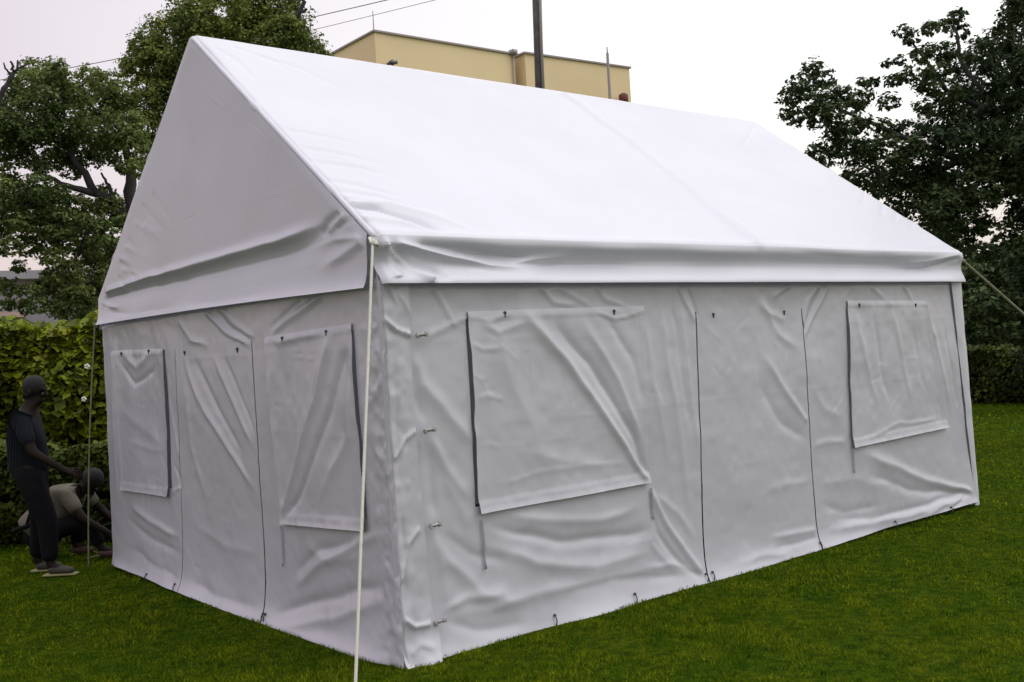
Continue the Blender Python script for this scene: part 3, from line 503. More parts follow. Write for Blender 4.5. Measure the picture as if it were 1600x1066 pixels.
# frame: posts, eave and ridge pipes
for x, y in ((.035, .035), (.035, W - .035), (L - .035, .035), (L - .035, W - .035), (3.15, .035), (3.15, W - .035)):
    MB().tube([(x, y, 0), (x, y, H - .02)], .022, 12).build('post', M_POLE, tent)
for y, z in ((.03, H - .03), (W - .03, H - .03), (W / 2, RG - .035)):
    MB().tube([(.02, y, z), (L - .02, y, z)], .022, 12).build('purlin', M_POLE, tent)
for y0 in (.03, W - .03): MB().tube([(3.15, W / 2, RG - .03), (3.15, y0, H - .04)], .022, 12).build('rafter', M_POLE, tent)

# corner wrap folded round from the gable wall onto the long wall, with its buckles
def corner_wrap():
    zs_ = np.linspace(-.03, 2.02, 170); us = np.linspace(-.03, 1, 34); U, Z = np.meshgrid(us, zs_)
    hem = .165 + .012 * np.sin(Z * 3.1 + .5) + .03 * np.exp(-((Z - .12) / .10) ** 2) + .02 * (1 - Z / 2.0)
    S = U * hem
    d = D_long(S, np.maximum(Z, 0)) * .5 + .020
    d += .006 * vnoise(S * 14 + Z * 3, Z * 9 - S * 6, 71) * (1.1 - U * .7) + .003 * vnoise(S * 30, Z * 24, 72) * (1 - .8 * np.clip(U, 0, 1))
    k = [([(0, 1.78), (.07, 1.72), (.17, 1.69)], 1.2, 1.4, 2.6, .02, .1), ([(.02, 1.99), (.06, 1.92), (.09, 1.84)], 1.4, 1.2, 1.8, .02, .3), ([(.02, .24), (.08, .19), (.18, .185)], 1.1, 1.3, 2.4, .02, .05), ([(.02, .42), (.08, .62), (.16, .69)], 1.4, 1.6, 1.6, .05, .1), ([(.02, 1.05), (.09, 1.15), (.17, 1.19)], 1.4, 1.4, 1.4, .05, .1), ([(.03, .30), (.05, .55), (.05, .80)], 2, 2, -1.4), ([(.04, .9), (.05, 1.3), (.06, 1.6)], 2.2, 2, -1.0), ([(.02, .05), (.10, .10), (.2, .06)], 2, 2, 1.4)]
    d += .7 * creases(S, Z, k, .004)
    d = np.where(U < 0, d * 0 - .004, d * sstep(-.03, .10, U) + .004)
    d += .060 * np.exp(-np.clip(Z + .03, 0, 9) / .12) * sstep(.1, .7, U)
    V1 = mapL(S, Z, d).reshape(-1, 3); V2 = mapL(S, Z, d - .004).reshape(-1, 3); a, b = U.shape; O = a * b
    rim = [(i * b + b - 1, (i + 1) * b + b - 1, (i + 1) * b + b - 1 + O, i * b + b - 1 + O) for i in range(a - 1)] + [(j, j + 1, j + 1 + O, j + O) for j in range(b - 1)]
    return with_rim('corner_flap', V1, V2, grid_faces(a, b), grid_faces(a, b, flip=True) + O, rim, M_WALL, tent)
cf = corner_wrap()
for px, py in ((652, 524), (664, 672), (674, 820), (680, 969)):
    s, z = lw(px, py); d = float(D_long(np.array([s]), np.array([z]))[0]) + .035
    m = MB(); m.box((s, -d, z), (.075, .007, .018), ry=R(-6), bev=.003); m.box((s - .028, -d - .006, z - .002), (.016, .010, .030), ry=R(-6), bev=.003); m.box((s + .028, -d - .006, z + .003), (.020, .012, .026), ry=R(-6), bev=.003)
    m.tube([(s - .035, -d - .004, z - .004), (s, -d - .014, z + .004), (s + .04, -d - .004, z + .006)], .0045, 8)
    m.build('buckle', M_BUCK, cf)
# post sleeve at the far corner, standing clear of the ragged wall edge
def post_sleeve():
    zs_ = np.linspace(-.02, 2.0, 120); us = np.linspace(0, 1, 12); U, Z = np.meshgrid(us, zs_); t = np.clip(Z / 2, 0, 1)
    s0 = 6.0 + (5.835 - 6.0) * Z / 1.76 + .000 + .010 * np.abs(np.sin(t * 9)); s1 = 6.075 + (5.99 - 6.075) * t; s0 = s0 + .005 * vnoise(Z * 6, Z * 0, 81)
    S = s0 + (s1 - s0) * U; d = .010 + .010 * np.sin(U * np.pi) + .003 * vnoise(S * 10, Z * 8, 82)
    np_mesh('post_sleeve', mapL(S, Z, d).reshape(-1, 3), grid_faces(120, 12), M_ROOF, tent)
post_sleeve()
# piping along the valance hems, hem pegs
def hem_line(pts, r, nm, m_): MB().tube(pts, r, 6).build(nm, m_, tent)
xs = np.linspace(.03, L - .05, 60)
# wall loops pegged into the grass along the bottom hems
def wall_peg(p, outx, outy):
    o = MB(); x, y = p
    o.tube([(x, y, .052), (x + outx * .012, y + outy * .012, .040), (x + outx * .015, y + outy * .015, .018), (x + outx * .005, y + outy * .005, -.02)], .004, 6); o.ball((x, y, .054), .009, 8)
    o.build('hem_loop', M_METAL, tent)
for px, py in ((862, 968), (985, 933), (1098, 903), (1108, 902), (1276, 858), (1478, 800), (1395, 823)):
    s, z = lw(px, py); wall_peg((s, -float(D_long(np.array([s]), np.array([.05]))[0]) - .008), 0, -1)
for px, py in ((238, 905), (284, 928), (421, 972), (424, 968)):
    s, z = gw(px, py); wall_peg((-float(D_gab(np.array([s]), np.array([.06]))[0]) - .008, s), -1, 0)

# ------------------------------------------------------------------ guy ropes and pegs
def rope(name, label, pts, r, m_, n=60):
    P = [Vector([float(q) for q in p]) for p in pts]; out = []
    for i in range(n + 1):
        t = i / n * (len(P) - 1); k = min(int(t), len(P) - 2); out.append(P[k].lerp(P[k + 1], t - k))
    b = MB(); b.tube(out, r, 10); return b, out
def ray_side(c, d, x, y):
    r = ray(x, y); t, k = np.linalg.solve(np.array([[r[0], -d[0]], [r[1], -d[1]]]), [c[0] - CAM[0], c[1] - CAM[1]]); return CAM + r * t
top = np.array([-.055, -.055, 2.165]); qf = ray_side((0, 0), (-1, -1), 555.5, 1066); dirf = (qf - top) / (top[2] - qf[2]); endf = top + dirf * (top[2] + .02)
t_ = empty('guy_rope', (endf[0], endf[1], 0)); tag(t_, 'thick pale twisted rope from the nearest roof corner down to the grass in front', 'rope', 'guy ropes')
b, _ = rope('', '', [top, endf], .0075, M_ROPE); b.build('line', M_ROPE, t_)
b = MB(); b.tube([(-.012, -.012, 2.185), (-.05, -.02, 2.19), (-.068, -.06, 2.165), (-.04, -.075, 2.15), (-.02, -.04, 2.15), (-.012, -.012, 2.185)], .0085, 8); b.ball(top, .017, 10); b.build('knot', M_ROPE, t_)
def peg(loc, lean, label):
    e = empty('tent_peg', loc); tag(e, label, 'peg', 'tent pegs')
    x, y, z = loc; b = MB(); b.tube([(x, y, -.12), (x + lean[0] * .1, y + lean[1] * .1, .10)], .008, 8); b.build('shaft', M_METAL, e)
    b = MB(); b.tube([(x + lean[0] * .1, y + lean[1] * .1, .095), (x + lean[0] * .14, y + lean[1] * .14, .11), (x + lean[0] * .18, y + lean[1] * .18, .085)], .007, 8); b.build('hook', M_METAL, e)
qr = ray_side((L, 0), (1, -.8), 1600, 491); tr = np.array([L + .02, -.02, 2.14]); dr_ = (qr - tr) / (tr[2] - qr[2]); er = tr + dr_ * (tr[2] + .02)
t_ = empty('guy_rope', (er[0], er[1], 0)); tag(t_, 'thin yellowish rope slanting down from the right roof corner past the dark tree', 'rope', 'guy ropes')
b, _ = rope('', '', [tr, er], .010, M_ROPE2); b.build('line', M_ROPE2, t_); b = MB(); b.ball(tr, .018, 10, (1.3, 1, 1)); b.build('knot', M_ROPE2, t_)
peg((er[0], er[1], 0), (1, -.8), 'steel peg at the foot of the right guy rope')
ql = ray_side((0, W), (-1, 1), 141, 790); tl = np.array([-.05, W + .03, 2.0]); dl = (ql - tl) / (tl[2] - ql[2]); el = tl + dl * (tl[2] + .02)
pts = [tl + (el - tl) * t + np.array([-.02, .0, 0]) * math.sin(math.pi * t) for t in np.linspace(0, 1, 24)]
t_ = empty('guy_rope', (el[0], el[1], 0)); tag(t_, 'slack greenish rope hanging from the left rear corner beside the standing person', 'rope', 'guy ropes')
b = MB(); b.tube(pts, .0065, 8); b.build('line', M_ROPE2, t_); b = MB(); b.ball(tl, .016, 10, (1.2, 1, 1)); b.build('knot', M_ROPE2, t_)
pp = [pl(x, y, 2, .012) for x, y in ((110, 868), (124, 862), (140, 859), (152, 864), (161, 866), (150, 869), (136, 873))]
b = MB(); b.tube(pp, .007, 8); o = b.build('rope_end', M_ROPE2); tag(o, 'loose end of pale rope lying in the grass by the left tent corner', 'rope')

# ------------------------------------------------------------------ foliage
def leaf_mesh(name, C0, Nn, size, mat_, parent, asp=.45, jit=.5):
    """diamond leaves, one island each"""
    n = len(C0); Nn = Nn + RNG.normal(0, jit, (n, 3)); Nn /= np.linalg.norm(Nn, axis=1)[:, None] + 1e-9
    a = RNG.normal(0, 1, (n, 3)); a -= Nn * (a * Nn).sum(1)[:, None]; a /= np.linalg.norm(a, axis=1)[:, None] + 1e-9; b = np.cross(Nn, a)
    s = (size * RNG.uniform(.6, 1.35, n))[:, None]
    V = np.stack([C0 - a * s * .5, C0 + b * s * asp * .5 + a * s * .08, C0 + a * s * .55 - Nn * s * .18, C0 - b * s * asp * .5 + a * s * .08], 1).reshape(-1, 3)
    return np_mesh(name, V, np.arange(4 * n).reshape(-1, 4), mat_, parent, smooth=False)
def clump_points(c, r, n, sub=26, sq=(1, 1, .8)):
    """leaf positions gathered on twig tips through an ellipsoid clump"""
    d = RNG.normal(0, 1, (sub, 3)); d /= np.linalg.norm(d, axis=1)[:, None]; rr = RNG.uniform(.35, 1.0, sub) ** .6
    tips = c + d * rr[:, None] * r * np.array(sq); k = RNG.integers(0, sub, n); sg = np.minimum(r * .16, .11)
    P = tips[k] + RNG.normal(0, 1, (n, 3)) * sg * np.array([1, 1, .6])
    up = (P - c) / r * .7 + np.array([0, 0, .75]); return P, up
def tree(name, label, cat, group, base, clumps, dist, leaf, lmat, limbs, trad, dens=1.0, dj=.8):
    e = empty(name, base); tag(e, label, cat, group); P = []; U = []
    for cl in clumps:
        px, py, rp = cl[:3]; dd = cl[3] if len(cl) > 3 else dist + RNG.uniform(-dj, dj)
        c = at(px, py, dd); r = rp / FOC * dd * 1.05; n = int(dens * (r / leaf) ** 2 * 40)
        p, u = clump_points(c, r, n, sub=int(26 + 34 * r / .5)); P.append(p); U.append(u)
    P = np.concatenate(P); U = np.concatenate(U)
    leaf_mesh('crown', P, U, leaf, lmat, e, asp=.6)
    b = MB(); b_ = np.array(base, float)
    for pts, r0, r1 in limbs:
        q = [at(x, y, dd) if y is not None else b_ for x, y, dd in pts]
        # smooth polyline with a little wander
        Q = []
        for i in range(len(q) - 1):
            for k in range(4): Q.append(q[i] + (q[i + 1] - q[i]) * k / 4 + (RNG.normal(0, r0 * .25, 3) if i + k else 0))
        Q.append(q[-1]); b.tube(Q, list(np.linspace(r0, r1, len(Q))), 8)
    b.build('trunk', M_TRUNK, e); return e
def ground_at(px, dist): p = at(px, 600, dist); return np.array([p[0], p[1], 0.])

# big olive tree behind the gable
D1 = 19.
cl = [(232, 75, 30), (262, 55, 36), (215, 110, 28), (255, 105, 40), (300, 35, 40), (290, 85, 45), (345, 20, 42), (340, 60, 45), (395, 15, 42), (390, 60, 45), (440, 25, 40), (440, 65, 42), (470, 70, 32), (490, 84, 24), (300, 0, 36), (380, -25, 45), (440, -15, 34), (330, -30, 40), (250, 145, 36), (225, 165, 32), (235, 200, 34), (262, 185, 36), (300, 150, 50), (280, 240, 40), (225, 245, 24), (250, 90, 34), (455, 45, 30), (420, 95, 40), (350, 100, 48), (240, 280, 22), (503, 92, 12), (330, 140, 50), (205, 95, 14), (212, 70, 12), (472, 50, 12), (310, 60, 30), (210, 215, 20)]
tree('broadleaf_tree', 'tall olive green tree rising behind the tent gable peak', 'tree', 'trees around the lawn', ground_at(330, D1), cl, D1, .065, M_LEAF_A,
     [(((330, None, 0), (320, 400, D1), (300, 250, D1)), .2, .14), (((300, 250, D1), (270, 150, D1), (250, 80, D1)), .1, .03), (((300, 250, D1), (380, 120, D1), (430, 20, D1)), .1, .03), (((430, 60, D1 - .5), (462, 30, D1 - .8), (474, 4, D1 - .8), (466, -20, D1 - .8)), .05, .025), (((455, 36, D1 - .8), (470, 20, D1 - .8), (480, 14, D1 - .8)), .04, .02), (((300, 250, D1), (270, 190, D1), (246, 150, D1)), .06, .02)], .2)
# wide tree at the left
D2 = 17.
cl = [(60, 110, 24), (85, 112, 22), (45, 135, 32), (80, 145, 38), (25, 165, 28), (115, 150, 26), (140, 118, 20), (165, 130, 24), (150, 165, 34), (190, 150, 26), (55, 190, 42), (100, 200, 40), (150, 205, 36), (190, 200, 34), (15, 205, 34), (20, 240, 30), (70, 235, 32), (120, 240, 28), (165, 235, 28), (205, 225, 26), (215, 260, 18), (190, 262, 14), (110, 262, 20), (60, 265, 18), (10, 270, 14), (30, 300, 28), (60, 325, 34), (20, 335, 26), (90, 345, 30), (50, 360, 24), (15, 385, 20), (75, 385, 22), (110, 378, 24), (170, 335, 20), (165, 365, 22), (140, 400, 24), (160, 425, 26), (110, 420, 20), (80, 428, 16), (150, 460, 26), (120, 455, 22), (176, 395, 16), (135, 345, 12), (165, 300, 14), (95, 310, 13), (185, 350, 12), (100, 480, 22), (145, 490, 24), (175, 170, 30), (-90, 180, 60), (-110, 270, 60), (-150, 220, 60), (-80, 350, 40), (-30, 200, 40), (-30, 300, 40), (-20, 360, 30), (190, 315, 10), (60, 450, 16), (30, 415, 12), (5, 440, 9), (170, 320, 20), (130, 345, 18), (60, 290, 22), (100, 300, 12), (190, 385, 22), (150, 385, 20), (110, 440, 26), (90, 470, 24), (60, 480, 14), (165, 445, 24), (125, 480, 26), (155, 350, 16), (40, 330, 22), (195, 345, 16), (80, 400, 20), (45, 385, 16), (20, 350, 18), (170, 410, 22), (100, 360, 18), (180, 480, 26), (70, 310, 16), (20, 450, 16), (50, 460, 18), (75, 445, 18), (35, 480, 14), (10, 475, 12), (120, 320, 20), (90, 325, 20), (150, 320, 16), (135, 370, 22), (110, 350, 20), (180, 330, 18), (60, 350, 22)]
tree('broadleaf_tree', 'wide green tree at the left edge with dark limbs and gaps of sky', 'tree', 'trees around the lawn', ground_at(215, D2), cl, D2, .06, M_LEAF_B,
     [(((215, None, 0), (212, 460, D2), (205, 350, D2)), .2, .11), (((205, 350, D2), (175, 318, D2), (140, 300, D2), (95, 288, D2), (40, 250, D2)), .09, .02), (((205, 350, D2), (200, 260, D2), (185, 180, D2)), .12, .03), (((150, 303, D2), (110, 240, D2), (80, 160, D2)), .07, .02),
      (((175, 318, D2), (170, 290, D2), (158, 270, D2)), .04, .015), (((205, 390, D2), (150, 360, D2), (110, 352, D2), (60, 340, D2)), .06, .02), (((150, 360, D2), (128, 345, D2), (118, 330, D2)), .03, .012), (((140, 358, D2), (128, 380, D2), (124, 400, D2), (100, 420, D2)), .03, .012), (((205, 420, D2), (165, 430, D2), (120, 450, D2)), .05, .02), (((95, 288, D2), (60, 310, D2), (30, 330, D2)), .04, .015),
      (((-8, 175, D2 - 1), (8, 140, D2 - 1), (22, 112, D2 - 1), (16, 96, D2 - 1)), .045, .014), (((14, 128, D2 - 1), (26, 108, D2 - 1), (28, 94, D2 - 1)), .025, .01), (((22, 112, D2 - 1), (34, 104, D2 - 1), (42, 102, D2 - 1)), .02, .008), (((18, 118, D2 - 1), (8, 106, D2 - 1), (6, 98, D2 - 1)), .018, .008)], .2)
# dark trees on the right
D3 = 15.
cl = [(1270, 105, 16), (1285, 125, 20), (1250, 130, 20), (1235, 152, 18), (1262, 158, 26), (1295, 155, 24), (1228, 178, 12), (1245, 185, 16), (1280, 185, 20), (1315, 145, 16), (1330, 165, 20), (1362, 130, 12), (1350, 128, 10), (1345, 155, 18), (1310, 195, 20), (1340, 195, 22), (1300, 225, 22), (1268, 235, 10), (1290, 250, 20), (1330, 235, 26),
      (1410, 50, 13), (1425, 60, 12), (1450, 45, 15), (1475, 40, 14), (1495, 25, 14), (1500, 50, 14), (1440, 85, 18), (1405, 95, 10), (1385, 98, 8), (1470, 80, 22), (1420, 115, 16), (1400, 125, 14), (1500, 95, 26), (1450, 130, 24), (1480, 145, 24), (1390, 160, 16), (1440, 165, 14), (1535, 85, 28), (1560, 60, 24), (1580, 30, 22), (1595, 10, 22), (1575, 95, 32), (1540, 130, 32), (1600, 70, 34), (1590, 140, 36), (1520, 190, 34), (1490, 215, 30), (1560, 190, 36), (1600, 200, 40), (1450, 225, 32), (1420, 200, 22), (1400, 235, 30), (1380, 200, 16), (1365, 230, 22), (1365, 270, 30), (1330, 275, 18), (1410, 280, 32), (1450, 280, 36), (1500, 270, 38), (1550, 250, 38), (1600, 270, 38), (1400, 320, 24), (1440, 330, 32), (1490, 330, 34), (1540, 310, 24), (1460, 365, 24), (1500, 380, 26), (1590, 335, 14), (1540, 350, 20), (1640, 100, 50), (1650, 220, 60), (1640, 330, 50), (1620, 0, 40), (1500, 160, 26), (1530, 395, 18), (1560, 400, 16), (1470, 190, 34), (1520, 230, 40), (1570, 150, 38), (1480, 300, 40), (1530, 290, 34), (1430, 250, 34), (1580, 240, 44), (1570, 290, 30), (1500, 340, 36), (1470, 320, 34), (1510, 130, 28), (1460, 110, 20), (1380, 290, 26), (1350, 240, 22), (1600, 320, 20), (1610, 370, 30), (1575, 360, 18), (1320, 215, 20), (1300, 175, 20)]
tree('shade_tree', 'dark dense tree reaching over the right end of the tent', 'tree', 'trees around the lawn', ground_at(1700, D3), cl, D3, .062, M_LEAF_C,
     [(((1700, None, 0), (1690, 420, D3), (1630, 300, D3)), .26, .15), (((1630, 300, D3), (1500, 250, D3), (1400, 210, D3), (1290, 160, D3)), .07, .015), (((1630, 300, D3), (1560, 180, D3), (1500, 90, D3), (1492, 20, D3)), .06, .01), (((1500, 250, D3), (1420, 290, D3), (1350, 260, D3)), .05, .015), (((1600, 300, D3), (1620, 150, D3), (1600, 20, D3)), .1, .03), (((1400, 210, D3), (1340, 230, D3), (1290, 240, D3)), .03, .01), (((1560, 180, D3), (1480, 140, D3), (1420, 60, D3)), .05, .012)], .24, dens=.85, dj=.9)
D4 = 21.
cl = [(1530, 430, 26), (1570, 430, 30), (1610, 420, 34), (1540, 470, 30), (1590, 480, 34), (1520, 500, 22), (1560, 510, 28), (1610, 520, 30), (1640, 450, 40), (1500, 440, 26), (1480, 420, 24), (1500, 470, 26), (1590, 390, 24), (1560, 380, 14), (1640, 560, 40), (1530, 520, 20), (1460, 380, 30), (1440, 400, 30)]
tree('understory_tree', 'blackish low tree filling the gap under the dark crown on the right', 'tree', 'trees around the lawn', ground_at(1670, D4), cl, D4, .11, M_LEAF_C, [(((1670, None, 0), (1650, 520, D4), (1610, 440, D4)), .14, .05), (((1650, 500, D4), (1620, 440, D4), (1630, 400, D4)), .07, .03)], .1, dens=.9)

def hedge(name, label, cat, p0, p1, hgt, thick, leaf, n, lm, group=None, top_wave=.12, fshare=1., loose=1.):
    """clipped hedge between two ground points, leaves over a core coloured dark for the shade inside"""
    p0 = np.array(p0[:2]); p1 = np.array(p1[:2]); L_ = np.linalg.norm(p1 - p0); u = (p1 - p0) / L_; nn = np.array([u[1], -u[0]])
    if nn @ (CAM[:2] - p0) < 0: nn = -nn
    e = empty(name, (*((p0 + p1) / 2), 0)); tag(e, label, cat, group)
    t = RNG.uniform(0, L_, n); face = RNG.uniform(0, 1, n) * fshare; hh = hgt * (1 + top_wave * vnoise(t * 1.1, t * 0 + 2, 91))
    z = np.where(face < .62, hh * (1 - RNG.uniform(0, .99, n) ** 2.1), hh * RNG.uniform(.88, 1.06, n)); off = np.where(face < .62, thick / 2 * RNG.uniform(.75, 1.1, n), RNG.uniform(-thick / 2, thick / 2, n))
    off += .10 * vnoise(t * 2.2, z * 2.5, 92) + loose * .22 * vnoise(t * 1.3, z * 1.5, 93) + np.where(face < .62, .14 * (z / hh) ** 2 - .05, 0)
    z = z + loose * .12 * vnoise(t * 3.1, off * 3, 94) * (z > .5 * hh)
    P = np.stack([p0[0] + u[0] * t + nn[0] * off, p0[1] + u[1] * t + nn[1] * off, z], -1)
    up = np.stack([nn[0] * .6 + 0 * t, nn[1] * .6 + 0 * t, .75 + 0 * t], -1)
    leaf_mesh('foliage', P, up, leaf * (1.0 if leaf < .1 else RNG.uniform(.5, 1.15, n)), lm, e, asp=.72, jit=.55)
    k = 60; tt = np.linspace(0, L_, k); V = []; prof = [(-.26, 0), (-.26, .78), (-.15, .90), (.15, .90), (.24, .78), (.24, 0)]
    for a in tt:
        h_ = hgt * (1 + top_wave * float(vnoise(np.array([a * 1.1]), np.array([2.]), 91)[0]))
        for o_, z_ in prof:
            j = RNG.normal(0, .02); V.append((p0[0] + u[0] * a + nn[0] * (o_ * thick + j), p0[1] + u[1] * a + nn[1] * (o_ * thick + j), z_ * h_ + (j if z_ else -.02)))
    F = [(i * 6 + j, i * 6 + j + 1, (i + 1) * 6 + j + 1, (i + 1) * 6 + j) for i in range(k - 1) for j in range(5)]
    np_mesh('shade_core', V, F, M_CORE, e); return e  # dark inner sheet painting the shade between the leaves
a = at(-420, 600, 14.5); b_ = at(300, 600, 12.2)
hedge('tall_hedge', 'tall hedge with big yellow-green leaves behind the standing person', 'hedge', a, b_, 2.12, .8, .125, 24000, M_LEAF_H, top_wave=.04)
a = at(-300, 700, 12.6); b_ = at(260, 700, 10.9)
hedge('low_hedge', 'low dark hedge in front of the tall leafy hedge at the left', 'hedge', a, b_, .88, .8, .06, 19000, M_LEAF_L, top_wave=.05)
a = at(1440, 560, 24.5); b_ = at(1760, 560, 22.5)
hedge('clipped_hedge', 'low clipped hedge at the far edge of the lawn on the right', 'hedge', a, b_, 1.0, 1.1, .085, 9000, M_LEAF_L, top_wave=.10)
a = at(-900, 560, 30); b_ = at(430, 560, 22)
hedge('boundary_hedge', 'dark boundary hedge seen low behind the left trees', 'hedge', a, b_, 2.2, 1.0, .12, 20000, M_LEAF_C, top_wave=.08)
a = at(1380, 560, 29); b_ = at(1800, 560, 27)
hedge('boundary_hedge', 'tall dark boundary hedge behind the right hand trees', 'hedge', a, b_, 3.4, 1.4, .14, 12000, M_LEAF_C, top_wave=.1)

# white blossoms on the hedge beside the tent
mf = mat('white_petal', (.75, .75, .66), .6, trans=.2)
def flower(px, py, d, r, lab):
    c = at(px, py, d); b = MB()
    for k in range(5):
        a = k * 2 * math.pi / 5; b.ball(c + np.array([.77 * math.cos(a) * r * .6, -.636 * math.cos(a) * r * .6, math.sin(a) * r * .6]), r * .5, 8, (1, 1, 1))
    o = b.build('flower', mf); tag(o, lab, 'flower', 'white flowers on the hedge')
flower(136, 573, 11.7, .030, 'white flower at the hedge close to the tent corner, the higher one'); flower(131, 624, 11.6, .027, 'white flower lower on the hedge beside the slack rope')

# ------------------------------------------------------------------ buildings, pole, wires
M_YEL = mat('yellow_render', (.86, .69, .42), .85, (.76, .60, .36), .25, detail=6)
M_CAPS = mat('grey_coping', (.34, .30, .30), .8)
M_GREYW = mat('grey_wall', (.27, .25, .28), .85, (.33, .31, .34), .3)
M_PINK = mat('pinkish_roof', (.42, .27, .24), .8, (.5, .34, .3), .5)
M_GLASS = mat('dark_window', (.05, .06, .07), .15)
Z0 = 15.67; bb = empty('apartment_building', (26, 34, 0)); tag(bb, 'ochre yellow flat-roofed building rising beyond the tent ridge', 'building')
def prism(nm, pts, z0, z1, m_, parent):
    k = len(pts); V = [(*p, z0) for p in pts] + [(*p, z1) for p in pts]; bm = bmesh.new(); vs_ = [bm.verts.new(v) for v in V]
    for i in range(k): bm.faces.new((vs_[i], vs_[(i + 1) % k], vs_[(i + 1) % k + k], vs_[i + k]))
    bm.faces.new(vs_[:k][::-1]); bm.faces.new(vs_[k:]); bmesh.ops.recalc_face_normals(bm, faces=bm.faces)
    me = bpy.data.meshes.new(nm); bm.to_mesh(me); bm.free(); return link(nm, me, m_, parent, False)
P = lambda x, y: tuple(pl(x, y, 2, Z0)[:2])
A0, A1, A2 = P(585, 50), P(530, 77), P(803, 86)
ux = np.array(A2) - np.array(A0); ux /= np.linalg.norm(ux); uy = np.array([-ux[1], ux[0]])
def off(p, a, b): return tuple(np.array(p) + ux * a + uy * b)
blk1 = [A0, A2, off(A2, 0, 6), off(A0, 0, 6)]
B0 = P(820, 84); B1 = P(983, 107); blk2 = [B0, B1, off(B1, 0, 5), off(B0, 0, 5)]
prism('wall', blk1, 0, Z0, M_YEL, bb); prism('wall', blk2, 0, Z0 - .0, M_YEL, bb)
def coping(blk, nm='coping'):
    c = np.mean(blk, 0); q = [tuple(c + (np.array(p) - c) * 1.0 + np.sign([(np.array(p) - c) @ ux, 0])[0] * ux * .08 + np.sign((np.array(p) - c) @ uy) * uy * .08) for p in blk]
    prism(nm, q, Z0 - .002, Z0 + .08, M_CAPS, bb)
coping(blk1); coping(blk2)
prism('recess_wall', [off(A2, .0, 1.2), off(B0, 0, 1.2), off(B0, 0, 4.5), off(A2, 0, 4.5)], 0, Z0 - .25, M_YEL, bb)
prism('wall', [off(A0, -.2, 3.2), off(A0, .5, 3.2), off(A0, .5, 9), off(A0, -.2, 9)], 0, Z0 - .55, M_YEL, bb)
p = np.array([*off(A2, -.12, -.10), 0]); b = MB(); b.tube([(p[0], p[1], 2), (p[0], p[1], Z0 + .1)], .05, 8); b.box((p[0], p[1], Z0 + .08), (.3, .3, .22)); b.build('downpipe', M_CAPS, bb)
for row in range(4):                                   # windows of the storeys hidden by the tent
    for k in range(5):
        c = off(A0, 1.0 + k * 1.5, -.02); fr = MB(); fr.box((c[0], c[1], 2.4 + row * 2.7), (.9, .08, 1.3), rz=math.atan2(ux[1], ux[0])); f_ = fr.build('window', M_GLASS, bb, False)
lp = pl(613, 98, 1, A0[1] - .35); b = MB(); b.ball(lp, .13, 12, (1, .8, 1)); b.box(lp + np.array([0, .2, .02]), (.1, .4, .1)); b.tube([lp + np.array([-.2, -.1, -.05]), lp + np.array([.15, -.12, .0])], .08, 10); b.build('floodlight', M_METAL, bb)
ap = pl(953, 150, 1, B0[1] - 1.2); zt = ray_side((ap[0], ap[1]), (1, 0), 953, 84)[2]
b = MB(); b.tube([(ap[0], ap[1], 0), (ap[0], ap[1], zt)], [.10, .07], 10); b.tube([(ap[0], ap[1], zt), (ap[0], ap[1], zt + .3)], .03, 6); o = b.build('mast', mat('mast_grey', (.20, .19, .17), .7)); tag(o, 'thin grey mast standing against the right part of the yellow building', 'mast')
rp_ = pl(972, 152, 1, B0[1] - .9); e = empty('water_tank', (rp_[0], rp_[1], rp_[2] - .4)); tag(e, 'small red tank on a dark ledge at the right end of the yellow building', 'tank')
MRED = mat('red_paint', (.16, .05, .045), .8); b = MB(); b.tube([rp_ + np.array([.1, 0, -.35]), rp_ + np.array([.1, 0, .12]), rp_ + np.array([.1, 0, .22])], [.24, .24, .08], 14); b.build('body', MRED, e)
b = MB(); b.box(rp_ + np.array([-.1, .3, -.45]), (1.0, 1.4, .2)); b.build('ledge', M_METAL, e, False)
ln = pl(584, 46, 1, A0[1]); b = MB(); b.tube([(ln[0], ln[1], Z0), (ln[0], ln[1], Z0 + .9)], .02, 6); b.build('lightning_rod', M_CAPS, bb)

DP = 25.; pb = at(843, 137, DP); pt_ = at(838, 0, DP)
pole = empty('utility_pole', (pb[0], pb[1], 0)); tag(pole, 'dark weathered utility pole cutting across the yellow building', 'pole')
M_PW = mat('tarred_wood', (.05, .045, .05), .8, (.09, .08, .075), 6)
dz = (pt_ - pb) / (pt_[2] - pb[2]); base = pb - dz * pb[2]; tp = pb + dz * (10.9 - pb[2])
b = MB(); b.tube([base, pb, tp], [.13, .105, .095], 14); b.build('shaft', M_PW, pole)
q = at(846, 70, DP - .12); b = MB(); b.tube([at(846, 137, DP - .12) - np.array([0, 0, 3]), q, at(843, -40, DP - .12)], .035, 8); b.build('conduit', mat('conduit_grey', (.24, .22, .2), .7), pole)
b = MB(); b.box((tp[0], tp[1], tp[2] - .3), (1.5, .1, .12), rz=R(-40)); b.build('crossarm', M_PW, pole)
MW = mat('wire', (.16, .15, .19), .6)
for lab, pa, d0, qz in (('upper power line running from the pole top over the left trees', (0, 108, 34), -.15, 0), ('lower power line half hidden by the big olive tree', (0, 135, 34), .15, -.0)):
    # the wire passes the traced point and ends at the pole top
    a0 = at(*pa); a1 = np.array([tp[0] + d0 * 3, tp[1] - d0 * 2, tp[2] - .22]); far = a0 + (a0 - a1) * .6
    pts = [far + (a1 - far) * t - np.array([0, 0, .35 * math.sin(math.pi * t)]) for t in np.linspace(0, 1, 40)]
    b = MB(); b.tube(pts, .011 if d0 < 0 else .007, 6); o = b.build('power_line', MW); tag(o, lab, 'cable', 'overhead wires')
